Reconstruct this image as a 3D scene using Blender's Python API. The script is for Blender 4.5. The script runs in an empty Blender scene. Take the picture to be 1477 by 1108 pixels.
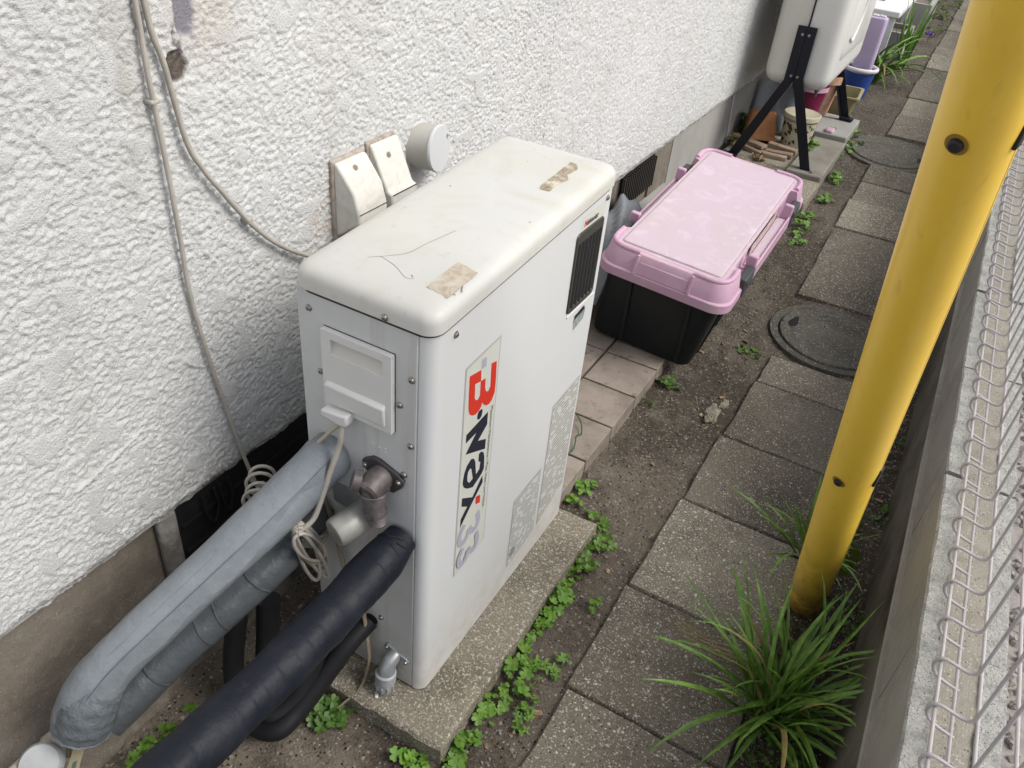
import bpy, bmesh, math, random
import numpy as np
from mathutils import Vector, Matrix, Euler

# ------------------------------------------------------------------ camera, sky, sun, exposure
scene = bpy.context.scene
COL = scene.collection
cam_d = bpy.data.cameras.new('camera'); cam = bpy.data.objects.new('camera', cam_d); COL.objects.link(cam)
cam_d.sensor_width = 36.0; cam_d.lens = 36.0 * 1164.30 / 1477.0
cam_d.clip_start = 0.02; cam_d.clip_end = 400
Rc = Matrix(((0.86641225, -0.35055205, 0.35558835), (0.4920153, 0.47791045, -0.727683), (0.08515138, 0.80542837, 0.58654444)))
cam.matrix_world = Matrix.Translation((0.82738, -0.67170, 1.28561)) @ Rc.to_4x4()
scene.camera = cam

SUN_EL, SUN_AZ = math.radians(47), math.radians(80)       # azimuth clockwise from +Y towards +X
world = bpy.data.worlds.new('World'); scene.world = world; world.use_nodes = True
wn = world.node_tree.nodes; wl = world.node_tree.links
sky = wn.new('ShaderNodeTexSky'); sky.sky_type = 'NISHITA'; sky.sun_disc = False
sky.sun_elevation = SUN_EL; sky.sun_rotation = SUN_AZ
sky.air_density = 1.0; sky.dust_density = 3.0; sky.ozone_density = 1.0
hsv = wn.new('ShaderNodeHueSaturation'); hsv.inputs['Saturation'].default_value = 0.50
bg = wn['Background']; bg.inputs['Strength'].default_value = 0.105
wl.new(sky.outputs['Color'], hsv.inputs['Color']); wl.new(hsv.outputs['Color'], bg.inputs['Color'])
sun_d = bpy.data.lights.new('sun', 'SUN'); sun_d.energy = 1.5; sun_d.angle = math.radians(28); sun_d.color = (1.0, 0.965, 0.905)
sun = bpy.data.objects.new('sun', sun_d); COL.objects.link(sun); sun.location = (3, 2, 6)
sdir = Vector((math.sin(SUN_AZ) * math.cos(SUN_EL), math.cos(SUN_AZ) * math.cos(SUN_EL), math.sin(SUN_EL)))
sun.rotation_euler = sdir.to_track_quat('Z', 'Y').to_euler()
vs = scene.view_settings
vs.view_transform = 'Standard'; vs.look = 'None'; vs.gamma = 1.0; vs.exposure = 0.70; vs.use_curve_mapping = False
scene.render.engine = 'CYCLES'
scene.cycles.max_bounces = 8; scene.cycles.diffuse_bounces = 4
scene.cycles.use_denoising = True; scene.cycles.denoising_prefilter = 'NONE'

rng = random.Random(7)
nrg = np.random.RandomState(11)

# ------------------------------------------------------------------ helpers
def tag(o, label=None, cat=None, group=None, kind=None):
    if label: o['label'] = label
    if cat: o['category'] = cat
    if group: o['group'] = group
    if kind: o['kind'] = kind
    return o

def empty(name, loc=(0, 0, 0), label=None, cat=None, group=None, kind=None):
    o = bpy.data.objects.new(name, None); COL.objects.link(o); o.location = loc
    o.empty_display_size = 0.05
    return tag(o, label, cat, group, kind)

def lnk(name, me, parent=None):
    o = bpy.data.objects.new(name, me); COL.objects.link(o)
    if parent is not None: o.parent = parent
    return o

def base_of(root):
    v = Vector((0, 0, 0))
    while root is not None:
        if root.get('_local'): return Vector((0, 0, 0))
        v += Vector(root.location); root = root.parent
    return v

def sharp(me, ang):
    for p in me.polygons: p.use_smooth = True
    try: me.set_sharp_from_angle(angle=math.radians(ang))
    except Exception: pass

class MB:
    def __init__(s): s.v = []; s.f = []
    def add(s, vs, fs):
        o = len(s.v); s.v += [tuple(map(float, p)) for p in vs]; s.f += [tuple(i + o for i in f) for f in fs]; return s
    def box(s, lo, hi, M=None):
        x0, y0, z0 = lo; x1, y1, z1 = hi
        vs = [(x0,y0,z0),(x1,y0,z0),(x1,y1,z0),(x0,y1,z0),(x0,y0,z1),(x1,y0,z1),(x1,y1,z1),(x0,y1,z1)]
        if M is not None: vs = [M @ Vector(p) for p in vs]
        return s.add(vs, [(0,3,2,1),(4,5,6,7),(0,1,5,4),(1,2,6,5),(2,3,7,6),(3,0,4,7)])
    def cbox(s, c, size, M=None):
        c = Vector(c); h = Vector(size) / 2
        if M is None: return s.box(c - h, c + h)
        T = Matrix.Translation(c) @ M.to_4x4()
        return s.box(-h, h, T)
    def loft(s, rings, cap0=True, cap1=True):
        n = len(rings[0]); vs = []; fs = []
        for r in rings: vs += list(r)
        for k in range(len(rings) - 1):
            for i in range(n):
                j = (i + 1) % n
                fs.append((k*n+i, k*n+j, (k+1)*n+j, (k+1)*n+i))
        if cap0: fs.append(tuple(reversed(range(n))))
        if cap1: fs.append(tuple((len(rings)-1)*n + i for i in range(n)))
        return s.add(vs, fs)
    def lathe(s, prof, c=(0, 0, 0), axis=(0, 0, 1), n=24, cap0=True, cap1=True):
        q = Vector(axis).normalized().to_track_quat('Z', 'Y'); c = Vector(c)
        rings = [[c + q @ Vector((r*math.cos(2*math.pi*i/n), r*math.sin(2*math.pi*i/n), h)) for i in range(n)] for r, h in prof]
        return s.loft(rings, cap0, cap1)
    def tube(s, pts, r, n=10, cap=True, flat=1.0, wob=0.0):
        pts = [Vector(p) for p in pts]; m = len(pts); rings = []
        rr = r if isinstance(r, (list, tuple)) else [r]*m
        up = Vector((0, 0, 1)); t0 = (pts[1]-pts[0]).normalized()
        if abs(t0.dot(up)) > .9: up = Vector((1, 0, 0))
        nrm = (up - t0*up.dot(t0)).normalized()
        for i in range(m):
            t = (pts[min(i+1, m-1)] - pts[max(i-1, 0)]).normalized()
            nrm = (nrm - t*nrm.dot(t)).normalized(); b = t.cross(nrm)
            ring = []
            for k in range(n):
                a = 2*math.pi*k/n
                w = 1 + wob*math.sin(3*a + i*.9)*math.sin(i*1.7 + k)
                ring.append(pts[i] + (nrm*math.cos(a)*flat + b*math.sin(a))*rr[i]*w)
            rings.append(ring)
        return s.loft(rings, cap, cap)
    def helix_tube(s, pts, rads, pitch, step, n=32):
        pts = [Vector(p) for p in pts]; m = len(pts); rings = []; acc = 0.
        t0 = (pts[1]-pts[0]).normalized(); nrm = t0.orthogonal().normalized()
        for i in range(m):
            if i: acc += (pts[i]-pts[i-1]).length
            t = (pts[min(i+1, m-1)] - pts[max(i-1, 0)]).normalized(); nrm = (nrm - t*nrm.dot(t)).normalized(); b = t.cross(nrm); ring = []
            for k in range(n):
                a = 2*math.pi*k/n; ph = ((acc + .006*math.sin(acc*23) + .004*math.sin(acc*61))/pitch + k/n) % 1.0
                w = rads[i] + step*(1-ph)*(1 + .6*math.sin(a*2 + acc*31)) + .0006*math.sin(a*3+acc*57)
                ring.append(pts[i] + (nrm*math.cos(a) + b*math.sin(a))*w)
            rings.append(ring)
        return s.loft(rings)
    def prism(s, poly, z0, z1, f=lambda a, b, c: (a, b, c)):
        n = len(poly)
        vs = [f(a, b, z0) for a, b in poly] + [f(a, b, z1) for a, b in poly]
        fs = [tuple(reversed(range(n))), tuple(range(n, 2*n))] + [(i, (i+1) % n, n+(i+1) % n, n+i) for i in range(n)]
        return s.add(vs, fs)
    def build(s, name, mat, parent=None, smooth=None, bevel=0, seg=2, fix=True):
        b = base_of(parent)
        me = bpy.data.meshes.new(name)
        me.from_pydata([tuple(Vector(p) - b) for p in s.v], [], s.f); me.update()
        if fix:
            bm = bmesh.new(); bm.from_mesh(me); bmesh.ops.recalc_face_normals(bm, faces=bm.faces); bm.to_mesh(me); bm.free()
        if mat is not None: me.materials.append(mat)
        if smooth: sharp(me, smooth)
        o = lnk(name, me, parent)
        if bevel:
            m = o.modifiers.new('bevel', 'BEVEL'); m.width = bevel; m.segments = seg; m.limit_method = 'ANGLE'; m.angle_limit = math.radians(40)
            if not smooth: sharp(me, 35)
            m.harden_normals = False
        return o

def local(o): o['_local'] = 1; return o

def rring(hx, hy, r, n=6, c=(0, 0)):
    r = max(min(r, hx*.999, hy*.999), 1e-5); pts = []
    for k, (sx, sy) in enumerate(((1, 1), (-1, 1), (-1, -1), (1, -1))):
        for i in range(n+1):
            a = math.pi/2*(k + i/n)
            pts.append((c[0] + sx*(hx-r) + r*math.cos(a), c[1] + sy*(hy-r) + r*math.sin(a)))
    return pts

def catmull(pts, sub=8):
    P = [Vector(p) for p in pts]; P = [P[0]*2-P[1]] + P + [P[-1]*2-P[-2]]; out = []
    for i in range(1, len(P)-2):
        a, b, c, d = P[i-1:i+3]
        for k in range(sub):
            t = k/sub
            out.append(.5*((2*b) + (c-a)*t + (2*a-5*b+4*c-d)*t*t + (3*b-3*c+d-a)*t**3))
    out.append(P[-2]); return out

def gridmesh(name, P, mat, parent=None, cols=None, smooth=True):
    ny, nx = P.shape[:2]; b = np.array(base_of(parent))
    idx = np.arange(ny*nx).reshape(ny, nx)
    q = np.stack([idx[:-1, :-1], idx[:-1, 1:], idx[1:, 1:], idx[1:, :-1]], -1).reshape(-1, 4)
    me = bpy.data.meshes.new(name)
    me.vertices.add(ny*nx); me.vertices.foreach_set('co', (P.reshape(-1, 3) - b).astype(np.float32).ravel())
    me.loops.add(q.size); me.loops.foreach_set('vertex_index', q.astype(np.int32).ravel())
    me.polygons.add(len(q)); me.polygons.foreach_set('loop_start', (np.arange(len(q))*4).astype(np.int32))
    me.polygons.foreach_set('loop_total', np.full(len(q), 4, np.int32))
    me.polygons.foreach_set('use_smooth', np.full(len(q), smooth, bool))
    me.update(calc_edges=True); me.validate()
    if cols is not None:
        a = me.color_attributes.new('Col', 'FLOAT_COLOR', 'POINT')
        c4 = np.ones((ny*nx, 4), np.float32); c4[:, :3] = cols.reshape(-1, 3); a.data.foreach_set('color', c4.ravel())
    me.materials.append(mat)
    return lnk(name, me, parent)

_G = {}
def perlin(x, y, seed=0):
    if seed not in _G:
        r = np.random.RandomState(seed); p = r.permutation(512); a = r.rand(512)*2*np.pi
        _G[seed] = (np.concatenate([p, p]), np.cos(a), np.sin(a))
    p, gx, gy = _G[seed]
    xi = np.floor(x).astype(int); yi = np.floor(y).astype(int); xf = x-xi; yf = y-yi
    u = xf*xf*xf*(xf*(xf*6-15)+10); v = yf*yf*yf*(yf*(yf*6-15)+10)
    def g(ix, iy, dx, dy):
        h = p[(p[ix & 511] + iy) & 511]; return gx[h]*dx + gy[h]*dy
    n00 = g(xi, yi, xf, yf); n10 = g(xi+1, yi, xf-1, yf); n01 = g(xi, yi+1, xf, yf-1); n11 = g(xi+1, yi+1, xf-1, yf-1)
    return ((n00*(1-u)+n10*u)*(1-v) + (n01*(1-u)+n11*u)*v)*1.5
def fbm(x, y, seed=0, o=4):
    s = 0; a = 1
    for k in range(o): s = s + a*perlin(x*2**k, y*2**k, seed+k); a *= .5
    return s
def sstep(a, b, x): t = np.clip((x-a)/(b-a), 0, 1); return t*t*(3-2*t)
def zg(y): return 0.05*max(0.0, y-1.5)
def zgn(y): return 0.05*np.maximum(0.0, y-1.5)

# ------------------------------------------------------------------ materials
MATS = {}
def mat(name, col, rough=.6, spec=.4, metal=0., var=(), bump=(), specks=(), attr=False, rand=0., coat=0., trans=0., sss=None, alpha=1., streak=(), zdirt=()):
    """var: (scale, colour, low, high[, distortion]); specks: (scale, threshold, colour); bump: (scale, strength, dist)"""
    if name in MATS: return MATS[name]
    m = bpy.data.materials.new(name); m.use_nodes = True; nt = m.node_tree; N = nt.nodes; L = nt.links
    B = N['Principled BSDF']
    B.inputs['Roughness'].default_value = rough; B.inputs['Specular IOR Level'].default_value = spec
    B.inputs['Metallic'].default_value = metal; B.inputs['Coat Weight'].default_value = coat
    B.inputs['Transmission Weight'].default_value = trans; B.inputs['Alpha'].default_value = alpha
    tc = N.new('ShaderNodeTexCoord'); src = tc.outputs['Object']
    oi = N.new('ShaderNodeObjectInfo')
    ad = N.new('ShaderNodeVectorMath'); ad.operation = 'ADD'
    mu = N.new('ShaderNodeMath'); mu.operation = 'MULTIPLY'; mu.inputs[1].default_value = 37.0
    L.new(oi.outputs['Random'], mu.inputs[0]); L.new(src, ad.inputs[0]); L.new(mu.outputs[0], ad.inputs[1]); src = ad.outputs[0]
    if attr:
        at = N.new('ShaderNodeVertexColor'); at.layer_name = 'Col'; c = at.outputs['Color']
    else:
        rg = N.new('ShaderNodeRGB'); rg.outputs[0].default_value = (*col, 1); c = rg.outputs[0]
    def noise(scale, detail=5, dist=0.):
        n = N.new('ShaderNodeTexNoise'); n.inputs['Scale'].default_value = scale; n.inputs['Detail'].default_value = detail
        n.inputs['Roughness'].default_value = .6; n.inputs['Distortion'].default_value = dist; L.new(src, n.inputs['Vector']); return n.outputs['Fac']
    def mix(fac, a, colour):
        x = N.new('ShaderNodeMix'); x.data_type = 'RGBA'; L.new(fac, x.inputs['Factor']); L.new(a, x.inputs['A']); x.inputs['B'].default_value = (*colour, 1); return x.outputs['Result']
    def ramp(v, lo, hi, a=0., b=1.):
        r = N.new('ShaderNodeMapRange'); r.inputs['From Min'].default_value = lo; r.inputs['From Max'].default_value = hi
        r.inputs['To Min'].default_value = a; r.inputs['To Max'].default_value = b; L.new(v, r.inputs['Value']); return r.outputs['Result']
    for t in var:
        n = noise(t[0], 6, t[4] if len(t) > 4 else 0.); c = mix(ramp(n, t[2], t[3]), c, t[1])
    for t in specks:
        vo = N.new('ShaderNodeTexVoronoi'); vo.inputs['Scale'].default_value = t[0]; L.new(src, vo.inputs['Vector'])
        sep = N.new('ShaderNodeSeparateColor'); L.new(vo.outputs['Color'], sep.inputs['Color'])
        gt = N.new('ShaderNodeMath'); gt.operation = 'GREATER_THAN'; gt.inputs[1].default_value = t[1]; L.new(sep.outputs[0], gt.inputs[0])
        lt = ramp(vo.outputs['Distance'], .5, .25); ml = N.new('ShaderNodeMath'); ml.operation = 'MULTIPLY'
        L.new(gt.outputs[0], ml.inputs[0]); L.new(lt, ml.inputs[1]); c = mix(ml.outputs[0], c, t[2])
    for t in streak:      # (scale across, scale along z, colour, low, high): run-off streaks
        mp = N.new('ShaderNodeMapping'); mp.inputs['Scale'].default_value = (t[0], t[0], t[1]); L.new(src, mp.inputs['Vector'])
        n = N.new('ShaderNodeTexNoise'); n.inputs['Scale'].default_value = 1.; n.inputs['Detail'].default_value = 6; n.inputs['Distortion'].default_value = .4; L.new(mp.outputs[0], n.inputs['Vector'])
        c = mix(ramp(n.outputs['Fac'], t[3], t[4]), c, t[2])
    for t in zdirt:       # (z clean, z dirty, colour, noise scale, low, high): soil splashed up from the ground
        sx_ = N.new('ShaderNodeSeparateXYZ'); L.new(tc.outputs['Object'], sx_.inputs[0])
        ml = N.new('ShaderNodeMath'); ml.operation = 'MULTIPLY'; L.new(ramp(sx_.outputs[2], t[0], t[1]), ml.inputs[0]); L.new(ramp(noise(t[3], 8, .6), t[4], t[5]), ml.inputs[1]); c = mix(ml.outputs[0], c, t[2])
    if rand:
        h = N.new('ShaderNodeHueSaturation'); r = ramp(oi.outputs['Random'], 0, 1, 1-rand, 1+rand); L.new(r, h.inputs['Value']); L.new(c, h.inputs['Color']); c = h.outputs['Color']
    L.new(c, B.inputs['Base Color'])
    prev = None
    for t in bump:
        n = noise(t[0], 6); b = N.new('ShaderNodeBump'); b.inputs['Strength'].default_value = t[1]; b.inputs['Distance'].default_value = t[2]
        L.new(n, b.inputs['Height'])
        if prev is not None: L.new(prev, b.inputs['Normal'])
        prev = b.outputs['Normal']
    if prev is not None: L.new(prev, B.inputs['Normal'])
    if sss: B.inputs['Subsurface Weight'].default_value = sss; B.inputs['Subsurface Radius'].default_value = (.01, .01, .005); B.inputs['Subsurface Scale'].default_value = .3
    MATS[name] = m; return m

def mat_print(name, paper, ink, dirs=(1, 2), row=260., dens=.5):
    """a paper label with rows of illegible small print, in the plane of the object's Y and Z"""
    m = bpy.data.materials.new(name); m.use_nodes = True; nt = m.node_tree; N = nt.nodes; L = nt.links; B = N['Principled BSDF']
    B.inputs['Roughness'].default_value = .55
    tc = N.new('ShaderNodeTexCoord'); sp = N.new('ShaderNodeSeparateXYZ'); L.new(tc.outputs['Object'], sp.inputs[0])
    def mth(op, a, b=None):
        n = N.new('ShaderNodeMath'); n.operation = op
        for i, v in enumerate((a, b)):
            if v is None: continue
            if isinstance(v, (int, float)): n.inputs[i].default_value = v
            else: L.new(v, n.inputs[i])
        return n.outputs[0]
    fr = mth('FRACT', mth('MULTIPLY', sp.outputs[dirs[1]], row))
    line = mth('MULTIPLY', mth('GREATER_THAN', fr, .3), mth('LESS_THAN', fr, .85))
    no = N.new('ShaderNodeTexNoise'); no.inputs['Scale'].default_value = 1.; no.inputs['Detail'].default_value = 2
    mp = N.new('ShaderNodeCombineXYZ'); L.new(mth('MULTIPLY', sp.outputs[dirs[0]], 75.), mp.inputs[0]); L.new(mth('MULTIPLY', mth('FLOOR', mth('MULTIPLY', sp.outputs[dirs[1]], row)), 3.7), mp.inputs[1]); L.new(mp.outputs[0], no.inputs['Vector'])
    glyph = mth('GREATER_THAN', no.outputs['Fac'], .42)
    n2 = N.new('ShaderNodeTexNoise'); n2.inputs['Scale'].default_value = 45.; L.new(tc.outputs['Object'], n2.inputs['Vector'])
    blk = mth('GREATER_THAN', n2.outputs['Fac'], .38)
    fac = mth('MULTIPLY', mth('MULTIPLY', mth('MULTIPLY', line, glyph), blk), dens)
    x = N.new('ShaderNodeMix'); x.data_type = 'RGBA'; L.new(fac, x.inputs['Factor']); x.inputs['A'].default_value = (*paper, 1); x.inputs['B'].default_value = (*ink, 1)
    L.new(x.outputs['Result'], B.inputs['Base Color']); return m

m_stucco = mat('stucco', (.8, .8, .78), .5, .5, attr=True, bump=((300, .75, .004), (700, .5, .002)))
m_stucco_far = mat('stucco_far', (.58, .58, .57), .85, .2, bump=((110, .9, .006), (420, .4, .002)))
m_conc = mat('foundation_concrete', (.205, .18, .15), .9, .2, var=((6, (.155, .132, .105), .4, .65), (30, (.245, .22, .188), .5, .75), (300, (.30, .275, .24), .6, .72), (240, (.10, .085, .068), .6, .72)), specks=((700, .93, (.42, .4, .36)),), bump=((300, .5, .003), (60, .4, .006)))
m_conc_l = mat('pale_concrete', (.36, .355, .335), .9, .2, var=((5, (.29, .285, .265), .4, .7),), bump=((300, .4, .002),))
m_soil = mat('soil', (.105, .088, .07), .95, .1, attr=True, var=((14, (.085, .073, .060), .50, .74), (70, (.205, .182, .150), .52, .72), (200, (.30, .27, .23), .60, .70), (150, (.045, .037, .03), .60, .70)), specks=((230, .90, (.46, .43, .38)), (120, .95, (.38, .35, .30)), (170, .90, (.035, .03, .025))), bump=((60, .8, .014), (220, 1., .008)))
m_paver = mat('paver_concrete', (.195, .172, .132), .92, .2, var=((2.2, (.26, .235, .185), .48, .70), (5, (.130, .114, .088), .46, .68), (70, (.26, .238, .196), .54, .70), (260, (.56, .53, .47), .575, .63), (300, (.06, .053, .042), .595, .65), (9, (.112, .098, .076), .62, .82)), specks=((150, .945, (.60, .57, .51)), (250, .92, (.62, .59, .54)), (220, .96, (.05, .046, .04))), bump=((260, 1., .005), (90, .4, .005)), rand=.26)
m_slab = mat('slab_concrete', (.27, .242, .185), .92, .2, var=((9, (.18, .158, .118), .46, .64), (22, (.34, .31, .25), .56, .74), (150, (.50, .47, .39), .55, .64), (260, (.60, .57, .49), .575, .63), (320, (.085, .074, .055), .60, .66)), specks=((170, .95, (.62, .59, .52)),), bump=((300, 1., .005), (80, .5, .005)))
m_tile = mat('step_tile', (.32, .275, .235), .7, .35, var=((12, (.20, .168, .135), .42, .68), (4, (.36, .295, .265), .5, .8), (40, (.16, .135, .108), .56, .74)), specks=((300, .96, (.2, .17, .14)),), bump=((200, .35, .002),), rand=.1)
m_grout = mat('grout', (.17, .15, .125), .95, .1, bump=((300, .6, .003),), var=((20, (.1, .085, .07), .45, .7),))
m_block = mat('block_face', (.30, .29, .262), .92, .2, var=((4, (.23, .22, .195), .4, .7), (40, (.35, .34, .305), .5, .8)), bump=((260, .6, .003),), rand=.08)
m_blocktop = mat('block_top', (.5, .5, .47), .95, .2, var=((45, (.36, .36, .34), .45, .68), (9, (.40, .40, .38), .5, .75)), specks=((420, .85, (.64, .64, .6)), (380, .9, (.2, .2, .19))), bump=((260, 1., .006), (90, .7, .008)))
m_mortar = mat('mortar_fill', (.335, .315, .27), .95, .15, var=((30, (.26, .24, .20), .45, .7), (6, (.29, .27, .235), .45, .7)), specks=((260, .86, (.48, .46, .41)), (240, .9, (.15, .135, .115))), bump=((330, .8, .004),))
m_footing = mat('footing_concrete', (.135, .124, .104), .93, .15, var=((6, (.055, .05, .038), .4, .65), (25, (.115, .107, .085), .5, .8)), bump=((200, .5, .003),))
m_gravel = mat('gravel_stone', (.34, .31, .29), .85, .3, var=((60, (.23, .21, .195), .4, .65), (25, (.42, .39, .37), .55, .75)), bump=((300, .4, .002),))
m_heater = mat('heater_paint', (.625, .64, .65), .38, .45, streak=((30, 1.6, (.62, .62, .60), .56, .80), (150, 5, (.57, .55, .50), .72, .86)), zdirt=((.16, .0, (.52, .48, .41), 30, .35, .7),), var=((4, (.64, .65, .645), .45, .75),), bump=((900, .05, .0004),))
m_lid = mat('lid_paint', (.59, .595, .58), .42, .45, var=((3.2, (.575, .565, .51), .42, .72, 1.2), (14, (.595, .59, .545), .5, .8), (6, (.53, .52, .455), .50, .74, 2.), (60, (.49, .47, .40), .62, .8), (190, (.44, .41, .34), .69, .78)), bump=((700, .06, .0005),))
m_panel = mat('side_panel_paint', (.57, .58, .58), .42, .45, streak=((50, 2.5, (.47, .46, .44), .56, .8),), zdirt=((.16, .0, (.38, .35, .29), 30, .35, .7),), var=((6, (.52, .525, .515), .45, .75),))
m_seam = mat('dark_seam', (.05, .04, .032), .8)
m_white_pl = mat('white_plastic', (.66, .66, .65), .45, .4, var=((8, (.61, .61, .59), .45, .75),))
m_screw = mat('screw_steel', (.38, .37, .35), .38, .5, metal=.85, var=((300, (.2, .18, .15), .45, .7),))
m_brass = mat('dark_brass', (.105, .09, .094), .5, .5, metal=.35, var=((60, (.19, .165, .165), .45, .7),), bump=((400, .3, .001),))
m_flange = mat('black_flange', (.055, .05, .05), .5, .4)
m_greycyl = mat('grey_metal_cap', (.32, .32, .30), .45, .5, metal=.3, var=((30, (.24, .23, .2), .45, .7),))
m_galv = mat('galvanised_bracket', (.36, .385, .40), .42, .5, metal=.5, var=((40, (.28, .30, .32), .45, .7),))
m_drain = mat('drain_grey_plastic', (.36, .38, .40), .45, .4, var=((40, (.28, .29, .3), .45, .7),))
m_pvc = mat('grey_pvc_tape', (.215, .24, .265), .36, .5, var=((7, (.18, .20, .22), .4, .7), (30, (.24, .265, .29), .5, .8), (80, (.165, .165, .16), .62, .78)), bump=((11, .6, .014), (30, .2, .004)))
m_pvc_dk = mat('dark_grey_pvc_tape', (.082, .092, .102), .38, .45, var=((10, (.085, .095, .105), .4, .7),), bump=((22, .5, .01), (60, .3, .004)))
m_black_tape = mat('black_vinyl_tape', (.010, .012, .019), .50, .22, var=((18, (.018, .020, .027), .48, .72), (60, (.032, .033, .037), .62, .8), (220, (.09, .09, .088), .73, .82)), bump=((45, .45, .004), (160, .3, .001)))
m_hose = mat('black_hose', (.013, .013, .015), .55, .25, bump=((120, .2, .001),))
m_cable = mat('old_cable', (.42, .395, .35), .55, .35, var=((30, (.33, .305, .265), .4, .7),))
m_cable_y = mat('yellowed_cable', (.47, .42, .31), .5, .35)
m_strip = mat('brown_tube', (.19, .155, .105), .5, .4, var=((40, (.29, .25, .19), .45, .7),))
m_cover = mat('cover_plastic', (.67, .655, .60), .55, .35, var=((25, (.57, .55, .49), .48, .72, 2.), (90, (.60, .58, .53), .5, .8)), bump=((500, .1, .0006),))
m_cap = mat('round_cap_plastic', (.47, .46, .42), .5, .35, var=((14, (.40, .385, .34), .45, .75),))
m_capface = mat('cap_face_plastic', (.56, .575, .58), .5, .35)
m_sealant = mat('brown_sealant', (.42, .37, .32), .85, .2, var=((60, (.28, .225, .18), .48, .66),), bump=((200, .6, .003),))
m_black = mat('black_opening', (.010, .010, .011), .7, .3, var=((30, (.02, .02, .02), .5, .8),))
m_grille = mat('dark_grille', (.075, .07, .062), .42, .5, metal=.3)
m_slat = mat('louvre_slat', (.06, .06, .062), .4, .5, metal=.3)
m_pink = mat('pink_plastic', (.56, .35, .475), .42, .4, var=((5, (.585, .40, .49), .45, .7), (16, (.575, .43, .47), .52, .75)), bump=((500, .1, .0006),), sss=.15)
m_pinktop = mat('dusty_pink_plastic', (.555, .45, .52), .55, .3, var=((5, (.53, .44, .465), .40, .68, .8), (14, (.62, .53, .60), .52, .72, 1.5), (38, (.52, .435, .445), .57, .76), (110, (.50, .42, .42), .62, .76)), bump=((450, .12, .0006),))
m_pinkgroove = mat('dirty_groove', (.42, .31, .29), .8, .2, var=((30, (.52, .37, .4), .45, .7),))
m_binbody = mat('black_plastic', (.013, .017, .020), .45, .3, var=((6, (.02, .026, .030), .45, .75),), bump=((600, .08, .0005),))
m_buckle = mat('buckle_plastic', (.055, .06, .062), .5, .4)
m_yellow = mat('yellow_plastic', (.80, .535, .060), .36, .5, streak=((70, 3., (.62, .39, .05), .62, .84), (260, 9., (.40, .26, .06), .71, .80)), zdirt=((.32, .03, (.22, .135, .03), 22, .40, .68), (.16, .0, (.16, .11, .045), 60, .38, .62)), var=((3, (.77, .505, .054), .4, .7), (9, (.74, .48, .054), .55, .8)), bump=((300, .03, .0005),), attr=False)
m_rubber = mat('black_rubber', (.012, .011, .012), .55, .4)
m_manhole = mat('manhole_concrete', (.125, .118, .098), .92, .15, var=((10, (.08, .074, .062), .4, .7), (70, (.16, .15, .128), .5, .75)), specks=((190, .9, (.36, .355, .33)), (330, .92, (.34, .335, .315))), bump=((280, .6, .003),))
m_wire = mat('fence_coating', (.45, .43, .44), .42, .45, var=((40, (.40, .375, .375), .45, .7), (120, (.30, .26, .23), .66, .8)))
m_tank = mat('tank_cream', (.62, .605, .545), .42, .45, var=((3, (.57, .55, .49), .45, .75),))
m_tank2 = mat('tank_white', (.66, .66, .63), .42, .45, var=((3, (.61, .61, .575), .45, .75),))
m_legblk = mat('black_angle_steel', (.010, .011, .018), .45, .3)
m_terra = mat('terracotta', (.42, .19, .085), .8, .25, var=((14, (.48, .24, .12), .45, .7), (40, (.33, .14, .06), .5, .8)), bump=((250, .3, .002),))
m_cream = mat('cream_glaze', (.62, .58, .44), .45, .4, var=((10, (.54, .50, .37), .45, .75),))
m_ivy = mat('ivy_green_print', (.05, .075, .025), .5, .3)
m_magenta = mat('magenta_plastic', (.17, .010, .055), .4, .4)
m_khaki = mat('khaki_plastic', (.33, .30, .17), .5, .35, var=((8, (.26, .235, .13), .45, .7),))
m_wood = mat('weathered_wood', (.30, .225, .17), .85, .2, var=((30, (.22, .155, .11), .45, .7), (9, (.36, .29, .24), .5, .75)), bump=((150, .5, .003),), rand=.15)
m_lilac = mat('lilac_plastic', (.50, .42, .60), .42, .4, var=((5, (.47, .385, .56), .45, .75),), sss=.1)
m_white = mat('white_paint', (.70, .69, .71), .5, .35)
m_blue = mat('blue_plastic', (.03, .075, .33), .4, .4)
m_pinklight = mat('pale_pink_plastic', (.58, .36, .48), .5, .35)
m_bag = mat('grey_sheet', (.24, .255, .27), .55, .35, bump=((40, .5, .01),))
m_clear = mat('cloudy_clear_sheet', (.30, .33, .36), .3, .5, bump=((60, .6, .01),))
m_red = mat('red_film', (.60, .035, .02), .5, .35)
m_ink = mat('navy_film', (.016, .02, .035), .5, .35)
m_lav = mat('lavender_film', (.39, .385, .46), .5, .35)
m_film = mat('cream_film', (.59, .60, .55), .42, .4)
m_filmedge = mat('grey_film_edge', (.42, .43, .42), .5, .3)
m_peel = mat('peeled_sticker', (.52, .465, .385), .8, .2, var=((60, (.42, .35, .27), .42, .62, 1.5), (25, (.60, .57, .49), .5, .7)))
m_peel2 = mat('torn_sticker', (.40, .345, .26), .8, .2, var=((90, (.24, .19, .13), .45, .6, 2.), (40, (.60, .56, .48), .52, .66)))
m_scratch = mat('scratch', (.22, .19, .15), .8, .2)
m_stripgreen = mat('green_stripe', (.10, .17, .12), .6)
m_tan = mat('tan_strap', (.42, .36, .23), .6)
m_greenwire = mat('green_coated_wire', (.02, .10, .045), .4)
def leafmat(name, col, col2, rough=.5, trans=.0):
    m = mat(name, col, rough, .35, var=((55, col2, .42, .62), (16, tuple(.55*c for c in col), .58, .78)), rand=.22); return m
m_liri = leafmat('strap_leaf', (.090, .19, .028), (.165, .285, .055), .42)
m_liri_y = leafmat('yellow_strap_leaf', (.30, .25, .09), (.24, .165, .07), .6)
m_clover = leafmat('clover_leaf', (.085, .19, .022), (.135, .245, .034), .5)
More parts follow.
